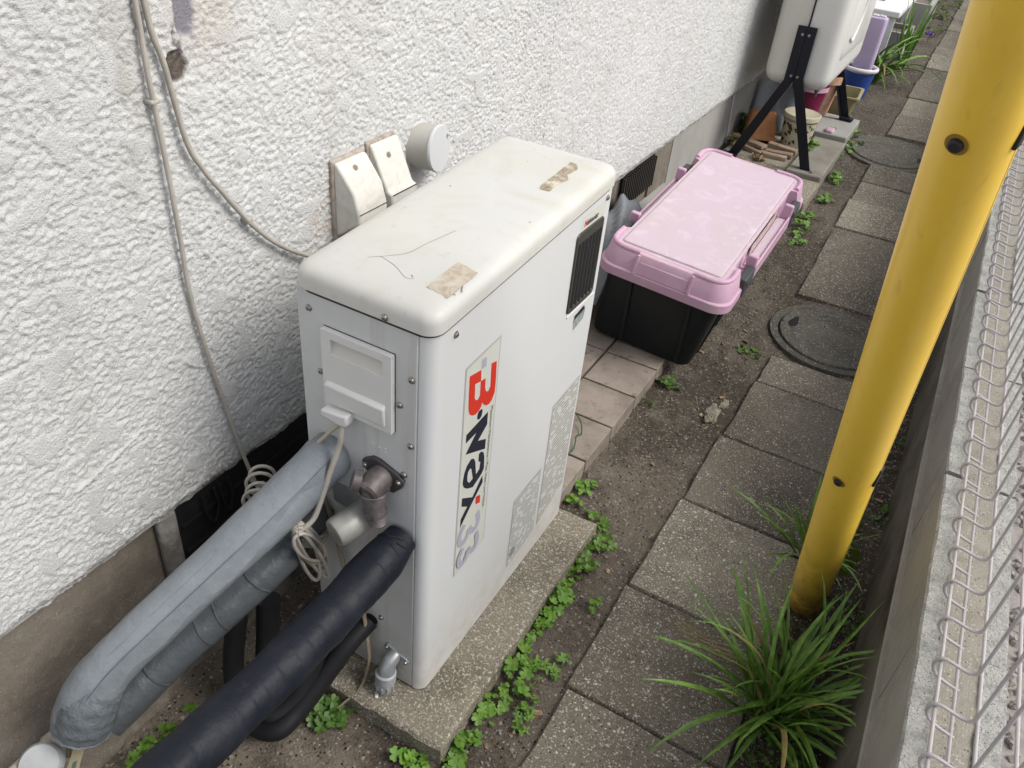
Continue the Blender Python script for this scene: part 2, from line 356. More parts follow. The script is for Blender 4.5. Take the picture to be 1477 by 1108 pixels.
m_clover_dk = leafmat('dark_clover_leaf', (.055, .125, .022), (.085, .165, .03), .5)
m_stem = mat('weed_stem', (.14, .15, .05), .6)
m_dry = leafmat('dry_leaf', (.26, .16, .09), (.40, .31, .19), .7)
m_dryplant = leafmat('dry_plant', (.30, .24, .12), (.36, .31, .17), .7)
m_moss = leafmat('moss', (.045, .075, .012), (.07, .11, .018), .9)
m_purple = mat('purple_petal', (.13, .04, .34), .5)

# ------------------------------------------------------------------ ground
def soil_height(X, Y):
    h = zgn(Y) + .007*fbm(X*5, Y*5, 3, 4) + .004*fbm(X*26, Y*26, 9, 3)
    h += -.0005*sstep(.56, .60, X)*sstep(.90, .86, X)            # bedding under the pavers
    h += .012*sstep(.10, .0, X)
    return h
ys = [-.95]
while ys[-1] < 8.8: ys.append(ys[-1] + (.008 if ys[-1] < 1.3 else .008*(1 + 2.6*(ys[-1]-1.3))**1.0))
ys = np.array(ys); xs = np.linspace(-.06, 1.06, 140)
X, Y = np.meshgrid(xs, ys)
Pg = np.stack([X, Y, soil_height(X, Y)], -1)
n = fbm(X*3, Y*3, 21, 4); n2 = fbm(X*9, Y*9, 31, 3)
soilc = np.zeros(X.shape + (3,))
base = np.array([.190, .160, .126]); dark = np.array([.105, .087, .067]); tan = np.array([.285, .245, .195]); grey = np.array([.16, .148, .128])
t = sstep(-.35, .5, n)[..., None]
soilc[:] = dark*(1-t) + base*t
k = (sstep(.05, .55, n2)*sstep(.56, .40, X))[..., None]*.55; soilc = soilc*(1-k) + tan*k
k = (sstep(-.02, -.25, Y)*sstep(.6, .45, X)*sstep(-.5, .3, n2 + .3))[..., None]*.75; soilc = soilc*(1-k) + tan*k   # sandy mortar patch by the slab
k = (sstep(.88, .92, X))[..., None]*.7; soilc = soilc*(1-k) + np.array([.05, .038, .027])*k                          # darker soil strip by the wall
k = (sstep(2.2, 3.2, Y))[..., None]*.5; soilc = soilc*(1-k) + grey*.75*k
ground = gridmesh('ground', Pg, m_soil, None, soilc); tag(ground, kind='structure')
far = MB(); far.add([(-40, -40, -.12), (60, -40, -.12), (60, 80, -.12), (-40, 80, -.12)], [(0, 1, 2, 3)])
og = far.build('terrain', m_gravel, None, fix=False); tag(og, kind='structure')
far = MB(); far.box((-.06, 8.7, -.1), (1.06, 30, .34)); tag(far.build('far_ground', m_footing, None), kind='structure')

# small stones and grit lying on the soil
gm = MB(); cnt = 0
_ib = bmesh.new(); bmesh.ops.create_icosphere(_ib, subdivisions=1, radius=1.0); icov = [tuple(v.co) for v in _ib.verts]; icof = [tuple(v.index for v in f.verts) for f in _ib.faces]; _ib.free()
octv = [(1,0,0),(-1,0,0),(0,1,0),(0,-1,0),(0,0,.7),(0,0,-.7)]; octf = [(0,2,4),(2,1,4),(1,3,4),(3,0,4),(2,0,5),(1,2,5),(3,1,5),(0,3,5)]
while cnt < 6500:
    y = -.5 + 4.2*rng.random()**1.5; x = rng.uniform(.38, 1.02)
    if .575 < x < .90 and rng.random() > (.30 if x < .60 else .02): continue
    z = float(soil_height(np.array([x]), np.array([y]))[0]) if not .59 < x < .88 else zg(y) + .0105
    s = .0011 + .0045*rng.random()**4.5
    R = Euler((rng.random()*6, rng.random()*6, rng.random()*6)).to_matrix()
    gm.add([R @ Vector((a*s*rng.uniform(.7, 1.3), b*s*rng.uniform(.7, 1.3), c*s)) + Vector((x, y, z+s*.3)) for a, b, c in octv], octf); cnt += 1
grit = gm.build('soil_grit', mat('grit', (.22, .20, .175), .9, .2, var=((90, (.42, .40, .36), .55, .7),)), None, fix=False)
tag(grit, 'fine pale grit and pebbles strewn over the bare soil', 'gravel', kind='stuff')

# ------------------------------------------------------------------ paved path
path = empty('paved_path', (.735, 0, 0), kind='structure')
rows = [(-.72, -.425), (-.42, -.125), (-.122, .171), (.174, .448), (.451, .754), (.757, 1.04), (1.043, 1.335), (1.338, 1.50), (1.90, 2.192), (2.195, 2.485), (2.488, 2.774), (2.777, 2.99), (2.993, 3.22), (3.66, 4.0), (4.003, 4.33), (4.333, 4.683), (4.686, 4.98), (4.983, 5.277), (5.28, 5.53), (5.533, 6.05), (6.053, 6.42), (6.423, 6.8), (6.803, 7.2), (7.2, 7.6), (7.6, 8.0), (8.0, 8.4)]
dx = {3: 0, 4: .002, 5: .010, 6: .018, 7: .022}
for i, (y0, y1) in enumerate(rows):
    w, l = .297, y1-y0-.0005
    yc = (y0+y1)/2; x0 = .587 + dx.get(i, 0) + rng.uniform(-.003, .003)
    b = MB(); nn = 7
    rr = random.Random(i*5+1); ring = []
    outline = []
    for (ax, ay, bx, by) in ((-w/2, -l/2, w/2, -l/2), (w/2, -l/2, w/2, l/2), (w/2, l/2, -w/2, l/2), (-w/2, l/2, -w/2, -l/2)):
        for k in range(nn):
            t = k/nn; outline.append((ax+(bx-ax)*t + rr.uniform(-.0016, .0016), ay+(by-ay)*t + rr.uniform(-.0016, .0016)))
    ins = lambda s: [(x*(1-s/w*2), y*(1-s/l*2)) for x, y in outline]
    b.loft([[(x, y, -.05) for x, y in outline], [(x, y, -.004) for x, y in outline], [(x, y, 0) for x, y in ins(.0025)]], True, True)
    o = b.build('paver', m_paver, None, smooth=40)
    o.parent = path; tilt = .05 if yc > 1.5 else 0
    o.location = (x0 + w/2 - .735, yc, zg(yc) + .010 + rr.uniform(-.003, .004)); o.rotation_euler = (math.atan(tilt) + rr.uniform(-.008, .008), rr.uniform(-.008, .008), rr.uniform(-.006, .006))

# ------------------------------------------------------------------ house: stucco wall, foundation, vents
house = empty('house', (0, 0, 0), 'white house side wall of rough stucco standing on a bare grey concrete foundation', 'house')
ZB = .342
def stucco_h(Yg, Zg):
    w1 = .012*perlin(Yg*30, Zg*30, 51); w2 = .012*perlin(Yg*30, Zg*30, 52)
    a = fbm((Yg+w1*.4)*128, (Zg+w2*.4)*150, 41, 3); b = perlin((Yg+w2)*58, (Zg+w1)*70, 45); c = perlin(Yg*230, Zg*230, 47)
    rg = 1 - np.abs(perlin((Yg+w1)*85, (Zg-w2)*95, 49))*2.2
    h = .0017*np.tanh(a*1.9) + .0008*b + .00065*c + .0009*np.clip(rg, -.5, 1)*sstep(-.2, .4, perlin(Yg*11, Zg*11, 50))
    m = sstep(.31, .37, perlin(Yg*24, Zg*28, 61) + .35*perlin(Yg*60, Zg*60, 62))     # trowelled flat islands
    h = h*(1-m) + m*(.0017 + .0002*c)
    return h + .004*perlin(Yg*3, Zg*3, 66)
def wall_part(y_arr, z_arr, name):
    Yg, Zg = np.meshgrid(y_arr, z_arr)
    H = stucco_h(Yg, Zg)
    edge = .006*fbm(Yg*22, Yg*0+.3, 71, 3)
    lower = sstep(ZB + .022, ZB, Zg)
    Xg = H - .012*lower
    Zo = Zg + edge*sstep(ZB + .04, ZB, Zg)
    col = np.ones(Yg.shape + (3,))*np.array([.625, .63, .625])
    dirt = (sstep(.1, .7, fbm(Yg*2.3, Zg*1.2, 81, 4))*.25 + sstep(.15, .8, fbm(Yg*16, Zg*2.2, 82, 4))*.22 + sstep(ZB+.10, ZB, Zg)*sstep(-.5, .5, fbm(Yg*12, Zg*12, 84, 3))*.45)[..., None]
    col = col*(1-dirt) + np.array([.49, .485, .455])*dirt
    for (ya, za, yb, zb_, w_) in ((.10, .80, .145, .845, .0012), (-.47, .62, -.33, .66, .0016), (-.05, .60, -.02, .57, .002), (-.25, .50, -.14, .53, .0016), (.02, .74, .035, .72, .002)):
        tt = np.clip(((Yg-ya)*(yb-ya) + (Zg-za)*(zb_-za))/((yb-ya)**2 + (zb_-za)**2), 0, 1); dd_ = np.hypot(Yg-ya-tt*(yb-ya), Zg-za-tt*(zb_-za) + .012*tt*(1-tt)) + .0012*perlin(Yg*120, Zg*120, 86)
        ck = sstep(w_*2, w_*.6, dd_); Xg = Xg + .0028*ck        # old trowel ridges and drips
    # grey smear beside the cables, top left
    sm = (sstep(.045, .0, np.abs(Yg + .062 - .03*perlin(Zg*9, Zg*0, 83)))*sstep(.74, 1.0, Zg)*sstep(-.4, .3, fbm(Yg*30, Zg*12, 85, 3)))[..., None]*.5
    col = col*(1-sm) + np.array([.42, .41, .37])*sm
    # peeled purple-grey patch and the plugged hole beneath it
    nz = perlin(Yg*70, Zg*70, 87)*.008 + perlin(Yg*160, Zg*160, 88)*.004
    d = np.maximum(np.abs(Yg - .038)/.60, np.abs(Zg - 1.085)/2.6) + nz*.55
    pk = sstep(.028, .021, d); col = col*(1-pk[..., None]) + np.array([.22, .215, .245])*pk[..., None]; Xg = Xg*(1-pk) - .0015*pk
    st = (sstep(.07, .02, np.hypot((Yg-.062)/1.2, (Zg-1.05)/1.4) + nz)*(1-pk))[..., None]*.28
    col = col*(1-st) + np.array([.46, .38, .28])*st
    dh = np.hypot(Yg - .0165, (Zg - .990)*.92) + nz*.25
    hk = sstep(.0175, .0145, dh); Xg = Xg*(1-hk) + (-.004 + .0015*perlin(Yg*260, Zg*260, 90))*hk
    hc = np.array([.105, .085, .07])*(1 + .5*perlin(Yg*200, Zg*200, 91))[..., None]
    col = col*(1-hk[..., None]) + hc*hk[..., None]
    tr = sstep(.004, .0015, np.abs(Yg - .021 + nz))*sstep(.998, 1.005, Zg)*sstep(1.045, 1.03, Zg); col = col*(1-tr[..., None]) + np.array([.2, .18, .18])*tr[..., None]
    # rusty sealant stain left of the outlet covers
    st = (sstep(.055, .0, np.abs(Yg-.262))*sstep(.60, .66, Zg)*sstep(.80, .70, Zg)*sstep(-.3, .5, fbm(Yg*40, Zg*40, 93, 3)))[..., None]*.6
    col = col*(1-st) + np.array([.56, .47, .40])*st
    # vertical control joint far along the wall
    jt = sstep(.006, .002, np.abs(Yg - 2.93 + .01*perlin(Zg*8, Zg*0, 95)))*.8; Xg = Xg - .004*jt; col = col*(1-jt[..., None]*.6) + np.array([.45, .4, .32])*jt[..., None]*.6
    return gridmesh(name, np.stack([Xg, Yg, Zo], -1), m_stucco, house, col)
wall_part(np.arange(-.78, 1.051, .0021), np.arange(ZB, 1.27, .0021), 'wall')
yy = [1.05]
while yy[-1] < 5.2: yy.append(yy[-1] + .0024*(1 + 1.1*(yy[-1]-1.05)))
wall_part(np.array(yy), np.arange(ZB, 1.27, .0030), 'wall')
b = MB(); b.box((-.14, -4, 1.27), (-.0005, 14, 5.2)); b.box((-.14, -4, ZB), (-.0005, -.78, 1.268)); b.box((-.14, 5.2, ZB), (-.0005, 14, 1.268))
b.build('upper_wall', m_stucco_far, house)
b = MB(); b.box((-.14, -.78, ZB-.002), (-.012, 5.2, ZB + .0)); b.build('wall_underside', m_conc_l, house)
# foundation with a rough mortar toe
yy = np.concatenate([np.arange(-.95, 1.1, .008), np.arange(1.1, 9, .05)]); prof = [(-.03, .35), (-.03, .30), (-.03, .25), (-.029, .20), (-.027, .17), (-.022, .145), (-.010, .12), (.004, .095), (.014, .07), (.022, .045), (.028, .02), (.034, -.01), (.04, -.05)]
pp = []
for (a, z), (c, d) in zip(prof[:-1], prof[1:]):
    for k in range(4): pp.append((a+(c-a)*k/4, z+(d-z)*k/4))
pp.append(prof[-1]); pp = np.array(pp)
Yf, If = np.meshgrid(yy, np.arange(len(pp))); Xf = pp[:, 0][If].copy(); Zf = pp[:, 1][If].copy()
low = sstep(.17, .10, Zf)
Xf = np.where(Yf > .9, -.03, Xf) if False else Xf*1.0
Xf = -.03 + (Xf + .03)*(1 - sstep(.7, 1.1, Yf)) + low*(.010*fbm(Yf*14, Zf*22, 101, 4)) + .0012*fbm(Yf*50, Zf*50, 105, 3)
Zf = Zf + low*.012*fbm(Yf*9, Zf*4, 103, 3)
gridmesh('foundation', np.stack([Xf, Yf, Zf], -1), m_conc, house)
b = MB(); b.box((-.034, 2.19, -.05), (-.026, 2.196, .343)); b.box((-.031, 2.2, .1), (-.024, 5.2, .342)); b.build('foundation_panel', m_conc_l, house)
b = MB(); b.tube(catmull([(-.018, 2.93, .345), (-.018, 2.95, .25), (-.02, 3.0, .10)], 4), .003, 6); b.build('sealant_bead', m_white, house)
# wide black vent behind the pipes
b = MB(); b.box((-.026, -.105, .10), (-.012, .62, .3435)); vp = b.build('vent', m_black, house, bevel=.002)
for k in range(4):
    b = MB(); b.box((-.0125, -.10, .125 + k*.056), (-.006, .61, .131 + k*.056)); b.build('slat', m_black, vp)
b = MB(); b.prism([(-.026, -.138), (-.014, -.136), (-.010, -.126), (-.009, -.112), (-.012, -.104), (-.026, -.103)], .16, .339); b.build('vent_jamb', mat('jamb_mortar', (.27, .26, .24), .9, .2, var=((25, (.17, .155, .135), .42, .62), (9, (.40, .39, .37), .55, .7)), bump=((120, .6, .005),)), house, bevel=.004)
b = MB(); b.box((-.029, 1.72, .208), (-.019, 1.995, .330)); vf = b.build('vent', m_black, house)
for k in range(16):
    y = 1.712 + k*.0185
    b = MB(); b.box((-.019, y, .216), (-.008, y+.006, .323)); b.build('slat', m_grille, vf)
b = MB(); b.box((-.03, 1.66, .05), (.06, 2.18, .165)); b.build('vent_ledge', m_conc_l, house, bevel=.006)
b = MB(); b.box((-.029, 2.0, .165), (-.022, 2.185, .340)); b.build('foundation_panel', m_conc, house)

# outlet covers on the wall
def outlet_cover(y0, y1, zt, ridge_z, bot_z, label):
    r = empty('outlet_cover', (0, (y0+y1)/2, bot_z), label, 'outlet cover', 'outlet covers on the stucco wall above the heater')
    pr = [(.004, zt), (.012, zt), (.044, ridge_z), (.054, bot_z + .018), (.0545, bot_z), (.004, bot_z - .035)]
    b = MB(); b.prism(pr, y0, y1, lambda a, z, y: (a, y, z)); b.build('cover', m_cover, r, bevel=.005, seg=3)
    b = MB(); b.prism([(-.003, zt+.0055), (.0065, zt+.004), (.0065, bot_z-.045), (-.003, bot_z-.045)], y0-.004, y1+.0015, lambda a, z, y: (a, y, z)); b.build('sealant_bed', m_sealant, r, bevel=.003)
    q = Vector((.044-.012, 0, ridge_z-zt)); nv = Vector((zt-ridge_z, 0, .032)).normalized()
    c = Vector((.012, (y0+y1)/2 - .004, zt)) + q*.30 + nv*.0002
    b = MB(); b.lathe([(.0052, -.001), (.0052, .0008)], c, nv, 16); s = b.build('screw_hole', m_greycyl, r)
    b = MB(); b.lathe([(.0036, .0009), (.0036, .0013)], c, nv, 12); b.build('screw', m_scratch, r)
    b = MB(); b.box((.0532, y0+.002, bot_z+.0165), (.0550, y1-.002, bot_z+.0177)); b.build('flap_line', m_seam, r)
outlet_cover(.286, .362, .793, .752, .700, 'nearer wedge shaped cream outlet cover on the wall, left of its twin')
outlet_cover(.376, .450, .799, .727, .705, 'farther wedge shaped cream outlet cover between its twin and the round cap')
r = empty('round_vent_cap', (0, .53, .74), 'round grey plastic cap with flat face on the wall behind the heater', 'vent cap')
b = MB(); b.lathe([(.041, -.006), (.041, .033), (.0415, .040)], (.0, .527, .757), (1, .12, .06), 40); b.build('cap_ring', m_cap, r, smooth=40)
b = MB(); b.lathe([(.0425, .0405), (.0425, .044), (.041, .046)], (.0, .527, .757), (1, .12, .06), 40); b.build('cap_face', m_capface, r, smooth=40)
for a in (.6, 3.9):
    b = MB(); b.lathe([(.0034, .045), (.0028, .0485)], Vector((.0, .527, .757)) + Vector((0, math.cos(a)*.035, math.sin(a)*.035)), (1, .12, .06), 10); b.build('screw', m_white, r)

# ------------------------------------------------------------------ concrete slab and tiled step
b = MB(); rr = random.Random(3); outl = []
for (ax, ay, bx, by) in ((.173, -.068, .473, -.068), (.473, -.068, .473, .537), (.473, .537, .173, .537), (.173, .537, .173, -.068)):
    for k in range(14): outl.append((ax+(bx-ax)*k/14 + rr.uniform(-.0022, .0022), ay+(by-ay)*k/14 + rr.uniform(-.0022, .0022)))
ins = [(.323+(x-.323)*.968, .2345+(y-.2345)*.984) for x, y in outl]
b.loft([[(x, y, -.03) for x, y in outl], [(x, y, .0385) for x, y in outl], [(x, y, .0432) for x, y in ins]])
r = empty('concrete_slab', (.323, .23, -.03)); tag(r, 'weathered grey concrete slab under the white heater', 'slab'); b.build('slab', m_slab, r, smooth=40)

step = empty('tiled_step', (.18, 1.2, 0), 'low step of square beige tiles between the heater slab and the bin', 'step')
b = MB(); b.box((-.02, .556, -.04), (.364, 1.98, .0335)); b.build('bed', m_grout, step)
ty = [.552, .705, .858, 1.012, 1.168, 1.324, 1.48, 1.636, 1.792, 1.948]; tx = [-.10, .055, .211, .368]
for i in range(len(ty)-1):
    for j in range(3):
        x0, x1 = max(tx[j], -.025) + .0035, tx[j+1] - (.0035 if j < 2 else 0); y0, y1 = ty[i]+.0035, ty[i+1]-.0035
        b = MB()
        if j == 2:   # edge tiles turn down over the front
            b.prism([(x0, .030), (x1-.010, .030), (x1-.010, -.02), (x1, -.02), (x1, .043), (x0, .043)], y0, y1, lambda a, z, y: (a, y, z))
        else: b.box((x0, y0, .028), (x1, y1, .043))
        o = b.build('tile', m_tile, step, bevel=.0022); o.location.z += rng.uniform(-.0012, .0012)

# ------------------------------------------------------------------ the water heater
H = empty('water_heater', (.28, .265, .043), 'white boxy outdoor water heater with cream lid, louvre and printed side logo', 'water heater')
X0, XS, X1, Y0, Y1, Z0, Z1 = .180, .372, .391, 0.0, .530, .047, .763
b = MB(); b.box((X0+.004, .004, Z0+.004), (X1-.008, Y1-.004, Z1)); b.build('inner_case', m_seam, H)
b = MB(); b.box((X0, -.0005, Z0), (.3698, .012, Z1+.0005)); b.build('side_panel', m_panel, H, bevel=.002)
b = MB(); b.box((X0-.001, .014, Z0), (X0+.006, Y1, Z1-.003)); b.build('back_panel', m_panel, H)
rad = X1-XS; arc = [(XS + rad*math.sin(a), Y0 + rad - rad*math.cos(a)) for a in [math.pi/2*k/8 for k in range(9)]]
arc2 = [(XS + rad*math.cos(a), Y1 - rad + rad*math.sin(a)) for a in [math.pi/2*k/8 for k in range(9)]]
out = [(XS-.0005, Y0)] + arc + arc2 + [(X0+.01, Y1)]
inn = [(x-.006 if x > X0+.02 else x, min(max(y, Y0+.006), Y1-.006)) for x, y in out]
b = MB(); loop = out + inn[::-1]
b.loft([[(x, y, Z0-.001) for x, y in loop], [(x, y, Z1-.002 + .06*y) for x, y in loop]]); b.build('front_cover', m_heater, H, smooth=30)
# lid
rings = []
hx, hy, cx, cy = .1095, .2640, .2875, .2585
LT = .06                                    # the top rises towards the far end
for ins_, z in [(.0, .7655), (.0, .772), (.0, .7795), (.0005, .7835), (.0018, .7873), (.0040, .7905), (.0070, .7930), (.0105, .7948), (.0150, .7962), (.021, .7973), (.05, .7980)]:
    rings.append([(x, y, z + LT*y) for x, y in rring(hx-ins_, hy-ins_, .022-ins_*.5, 8, (cx, cy))])
b = MB(); b.loft(rings, True, True); lid = b.build('lid', m_lid, H, smooth=35)
b = MB(); b.loft([[(x, y, z + LT*y) for x, y in rring(hx-.0035, hy-.0035, .024, 8, (cx, cy))] for z in (.7595, .766)]); b.build('lid_shadow_gap', m_seam, H)  # dark band whose colour stands in for the shadow gap under the lid
def sheet(name, pts, m, parent, th=.0005, nrm=(0, 0, 1)):
    jr = random.Random(len(pts)); jp = []
    for p, q_ in zip(pts, list(pts[1:]) + [pts[0]]):
        p, q_ = Vector(p), Vector(q_)
        for k in range(7): jp.append(p.lerp(q_, k/7) + Vector((jr.uniform(-.0007, .0007), jr.uniform(-.0007, .0007), 0)))
    pts = jp
    nv = Vector(nrm)*th; k = len(pts); P = [Vector(p) for p in pts]
    q = MB(); q.add(P + [p+nv for p in P], [tuple(range(k, 2*k))] + [(i, (i+1) % k, k+(i+1) % k, k+i) for i in range(k)]); return q.build(name, m, parent)
def lz(x, y): return .7982 + LT*y - max(0., x-.370)*.12
sheet('sticker', [(x, y, lz(x, y)) for x, y in ((.3506, .1122), (.3841, .106), (.3843, .0369), (.3513, .0409))], m_peel, lid)
tor = [(.33, .4726), (.3416, .4703), (.3509, .4556), (.3471, .4264), (.3561, .4125), (.3502, .3851), (.3515, .3597), (.3365, .3583), (.3315, .3713), (.3309, .4144)]
sheet('torn_sticker', [(x, y, lz(x, y)) for x, y in tor], m_peel2, lid)
def scratch(pts, w, parent, m=None):
    q = MB(); q.tube([(p.x, p.y, lz(p.x, p.y) - (.004 if p.x > .392 else 0)) for p in catmull([(a, c, 0) for a, c in pts], 5)], w, 4, flat=.35); q.build('scratch', m or m_scratch, parent)
scratch([(.2513, .0564), (.2716, .0757), (.2865, .0956), (.2923, .1293), (.3039, .1788)], .0004, lid)
scratch([(.2627, .068), (.2907, .0596), (.3175, .0447), (.3273, .0482)], .00035, lid)
scratch([(.3207, .0535), (.325, .0499)], .0007, lid); scratch([(.384, .0708), (.388, .063), (.391, .059)], .0007, lid); scratch([(.382, .0500), (.388, .0488)], .0007, lid)
scratch([(.2225, .2880), (.2245, .2892)], .0016, lid); scratch([(.2725, .4326), (.2740, .4336)], .0009, lid); scratch([(.372, .26), (.375, .259)], .0006, lid)
# screws
def screw(parent, c, nrm, r=.0048, name='screw'):
    q = MB(); q.lathe([(r*1.25, -.001), (r*1.25, .0006), (r, .0010), (r*.9, .0026), (r*.5, .0036)], c, nrm, 14); o = q.build(name, m_screw, parent, smooth=30)
    nv = Vector(nrm); t = nv.orthogonal().normalized(); bt = nv.cross(t)
    M3 = Matrix((t, bt, nv)).transposed()
    q = MB()
    for a in (0, math.pi/2): q.cbox(Vector(c)+nv*.0035, (r*.95, r*.22, .0008), M3 @ Matrix.Rotation(a+.4, 3, 'Z'))
    q.build('slot', m_seam, o)
for x, z in [(.200, .736), (.324, .7700), (.214, .642), (.361, .690), (.343, .643), (.284, .598), (.361, .582), (.351, .526), (.203, .361), (.308, .189), (.362, .40), (.206, .12)]:
    screw(H, (x, -.0005 if z < .76 else -.0055, z), (0, -1, 0), .0042)
for y, z in [(.049, .744), (.498, .776)]:
    screw(H, (X1, y, z), (1, 0, 0), .0044)
    q = MB(); q.lathe([(.0085, -.0004), (.0085, .0004)], (X1, y, z), (1, 0, 0), 18); q.build('washer', m_white_pl, H)
# access cover with its grip recess
acc = empty('access_cover_root') if False else None
fy = -.0005
def plate(poly, y0, y1): q = MB(); q.prism(poly, y0, y1, lambda a, z, y: (a, y, z)); return q
rx0, rx1, rz0, rz1 = .2395, .3225, .684, .7075
ax0, ax1, az0, az1 = .2245, .3355, .5955, .7185
q = MB()     # cover face made of four bands round the recess, with a sunk floor
q.box((ax0, fy-.009, rz1), (ax1, fy+.001, az1)); q.box((ax0, fy-.009, az0), (ax1, fy+.001, rz0))
q.box((ax0, fy-.009, rz0), (rx0, fy+.001, rz1)); q.box((rx1, fy-.009, rz0), (ax1, fy+.001, rz1))
cover = q.build('access_cover', m_white_pl, H)
q = MB(); q.prism([(fy-.0082, rz0), (fy-.0017, rz1-.005), (fy-.0012, rz1), (fy-.0009, rz1), (fy-.0009, rz0)], rx0, rx1, lambda y, z, x: (x, y, z)); q.build('grip_recess', mat('recess_plastic', (.60, .585, .54), .6, .3), cover)
q = MB(); q.box((ax0-.0009, fy-.0008, az0-.0009), (ax1+.0009, fy+.0005, az1+.0009)); q.build('cover_shadow_gap', m_seam, cover)
q = MB(); q.prism([(fy-.0085, .604), (fy-.0135, .607), (fy-.0155, .636), (fy-.0085, .641)], .2300, .3275, lambda y, z, x: (x, y, z)); q.build('raised_field', m_white_pl, cover, bevel=.002)
q = MB(); q.prism([(.2285, .5990), (.2735, .6045), (.2725, .5865), (.262, .5835), (.2275, .5880)], fy-.024, fy-.005, lambda a, z, y: (a, y, z)); q.build('cable_gland', m_white_pl, cover, bevel=.003)
# embossed characters on the panel
for pts in ([(.2975, .5585), (.2995, .5525), (.3015, .5580)], [(.3075, .5545), (.3125, .5545)], [(.3175, .5575), (.3215, .5575), (.3178, .5535), (.3215, .5515), (.3178, .5500)]):
    q = MB(); q.tube([(x, fy-.0002, z) for x, z in pts], .0006, 6); q.build('embossed_mark', m_white_pl, H)

# valve with its flange, grey cap and bracket
q = plate([(.283, .524), (.300, .536), (.312, .536), (.345, .524), (.3535, .517), (.350, .503), (.336, .487), (.318, .489), (.297, .505), (.283, .511)], fy-.006, fy+.001); fl = q.build('valve_flange', m_flange, H, bevel=.0015)
for x, z in ((.2885, .5165), (.3455, .5125), (.328, .4925)): screw(fl, (x, fy-.006, z), (0, -1, 0), .0036, 'bolt')
p0 = Vector((.317, -.006, .509))
q = MB(); q.tube([p0+Vector((0, .004, 0)), p0+Vector((-.001, -.010, -.001)), p0+Vector((-.002, -.020, -.003)), p0+Vector((-.002, -.031, -.006)), p0+Vector((-.002, -.034, -.007))], [.0195, .0195, .0185, .0185, .0150], 22); vb = q.build('valve_body', m_brass, H, smooth=40)
q = MB(); q.tube([p0+Vector((-.002, -.018, .004)), p0+Vector((.000, -.020, -.018)), p0+Vector((.004, -.022, -.036)), p0+Vector((.007, -.023, -.050))], [.0165, .0165, .0155, .0150], 20); q.build('valve_outlet', m_brass, vb, smooth=40)
q = MB(); q.lathe([(.0135, 0), (.0158, .001), (.0158, .012), (.0135, .013)], p0+Vector((-.016, -.026, .001)), (-.80, -.52, .28), 22); q.build('valve_cap', m_brass, vb, smooth=30)
q = MB(); q.lathe([(.0172, 0), (.0172, .009), (.0150, .0095)], p0+Vector((.0048, -.0222, -.041)), (.2, -.06, -1), 8); q.build('union_nut', m_brass, vb)
q = MB(); q.lathe([(.0190, 0), (.0200, .0015), (.0190, .003)], p0+Vector((.000, -.019, -.012)), (.1, -.06, -1), 22); q.build('body_band', m_brass, vb, smooth=40)
q = MB()
for k in range(5): q.lathe([(.0128, .0), (.0138, .0014), (.0128, .0028)], p0+Vector((.0075+.0004*k, -.0233, -.0505-k*.003)), (.1, -.05, -1), 18)
q.build('thread', m_brass, vb, smooth=60)
q = MB(); q.lathe([(.0215, .0), (.0225, .003), (.0225, .060), (.0205, .0645), (.018, .0655)], (.300, -.008, .437), (-.30, -.94, -.14), 28); cp = q.build('relief_cap', m_greycyl, H, smooth=35)
ed = Vector((.300, -.008, .437)) + Vector((-.30, -.94, -.14)).normalized()*.0653
q = MB(); q.lathe([(.0165, 0), (.0162, .0006)], ed, (-.30, -.94, -.14), 24); q.build('cap_end', mat('cap_end_metal', (.23, .205, .18), .5, .5, metal=.3, var=((60, (.30, .27, .24), .45, .7),)), cp)
q = plate([(.2225, .446), (.228, .448), (.306, .452), (.306, .402), (.226, .412)], fy-.004, fy+.001); q.build('bracket_plate', m_galv, H, bevel=.001)
q = plate([(.198, .518), (.206, .522), (.244, .516), (.249, .508), (.246, .500), (.240, .498), (.242, .487), (.236, .478), (.214, .474), (.198, .485)], fy-.006, fy+.001); f2 = q.build('pipe_flange', m_flange, H, bevel=.0015)
screw(f2, (.2425, fy-.006, .506), (0, -1, 0), .0036, 'bolt'); screw(f2, (.201, fy-.006, .514), (0, -1, 0), .003, 'bolt')
q = MB(); q.lathe([(.021, 0), (.021, .02)], (.222, fy-.004, .497), (0, -1, -.2), 20); q.build('pipe_stub', m_strip, H, smooth=40)
q = MB(); q.lathe([(.0115, 0), (.0115, .0012)], (.289, fy-.0001, .172), (0, -1, 0), 20); q.build('knockout', m_flange, H)
q = plate([(.316, .126), (.321, .134), (.328, .134), (.340, .126), (.360, .122), (.366, .115), (.362, .107), (.345, .112), (.322, .118)], fy-.005, fy+.001); dr = q.build('drain_valve', m_galv, H, bevel=.0015)
screw(dr, (.3225, fy-.005, .128), (0, -1, 0), .0034, 'bolt'); screw(dr, (.3605, fy-.005, .1135), (0, -1, 0), .0034, 'bolt')
q = MB(); q.tube([(.338, -.002, .116), (.336, -.014, .113), (.335, -.022, .104), (.335, -.025, .090)], [.0125, .0135, .0145, .0155], 16); q.build('valve_elbow', m_galv, dr, smooth=40)
q = MB(); q.lathe([(.0155, 0), (.0178, .002), (.0178, .020), (.016, .0215), (.016, .024), (.0145, .040)], (.335, -.0255, .094), (0, -.06, -1), 20); q.build('drain_cap', m_drain, dr, smooth=35)
q = MB()
for k in range(10):
    a = k*2*math.pi/10; q.cbox((.335+.0158*math.cos(a), -.028+.0158*math.sin(a), .062), (.003, .003, .014), Matrix.Rotation(a, 3, 'Z'))
q.build('cap_ribs', m_drain, dr)
screw(dr, (.322, -.026, .098), (-.5, -.7, .5), .005, 'bleed_screw')
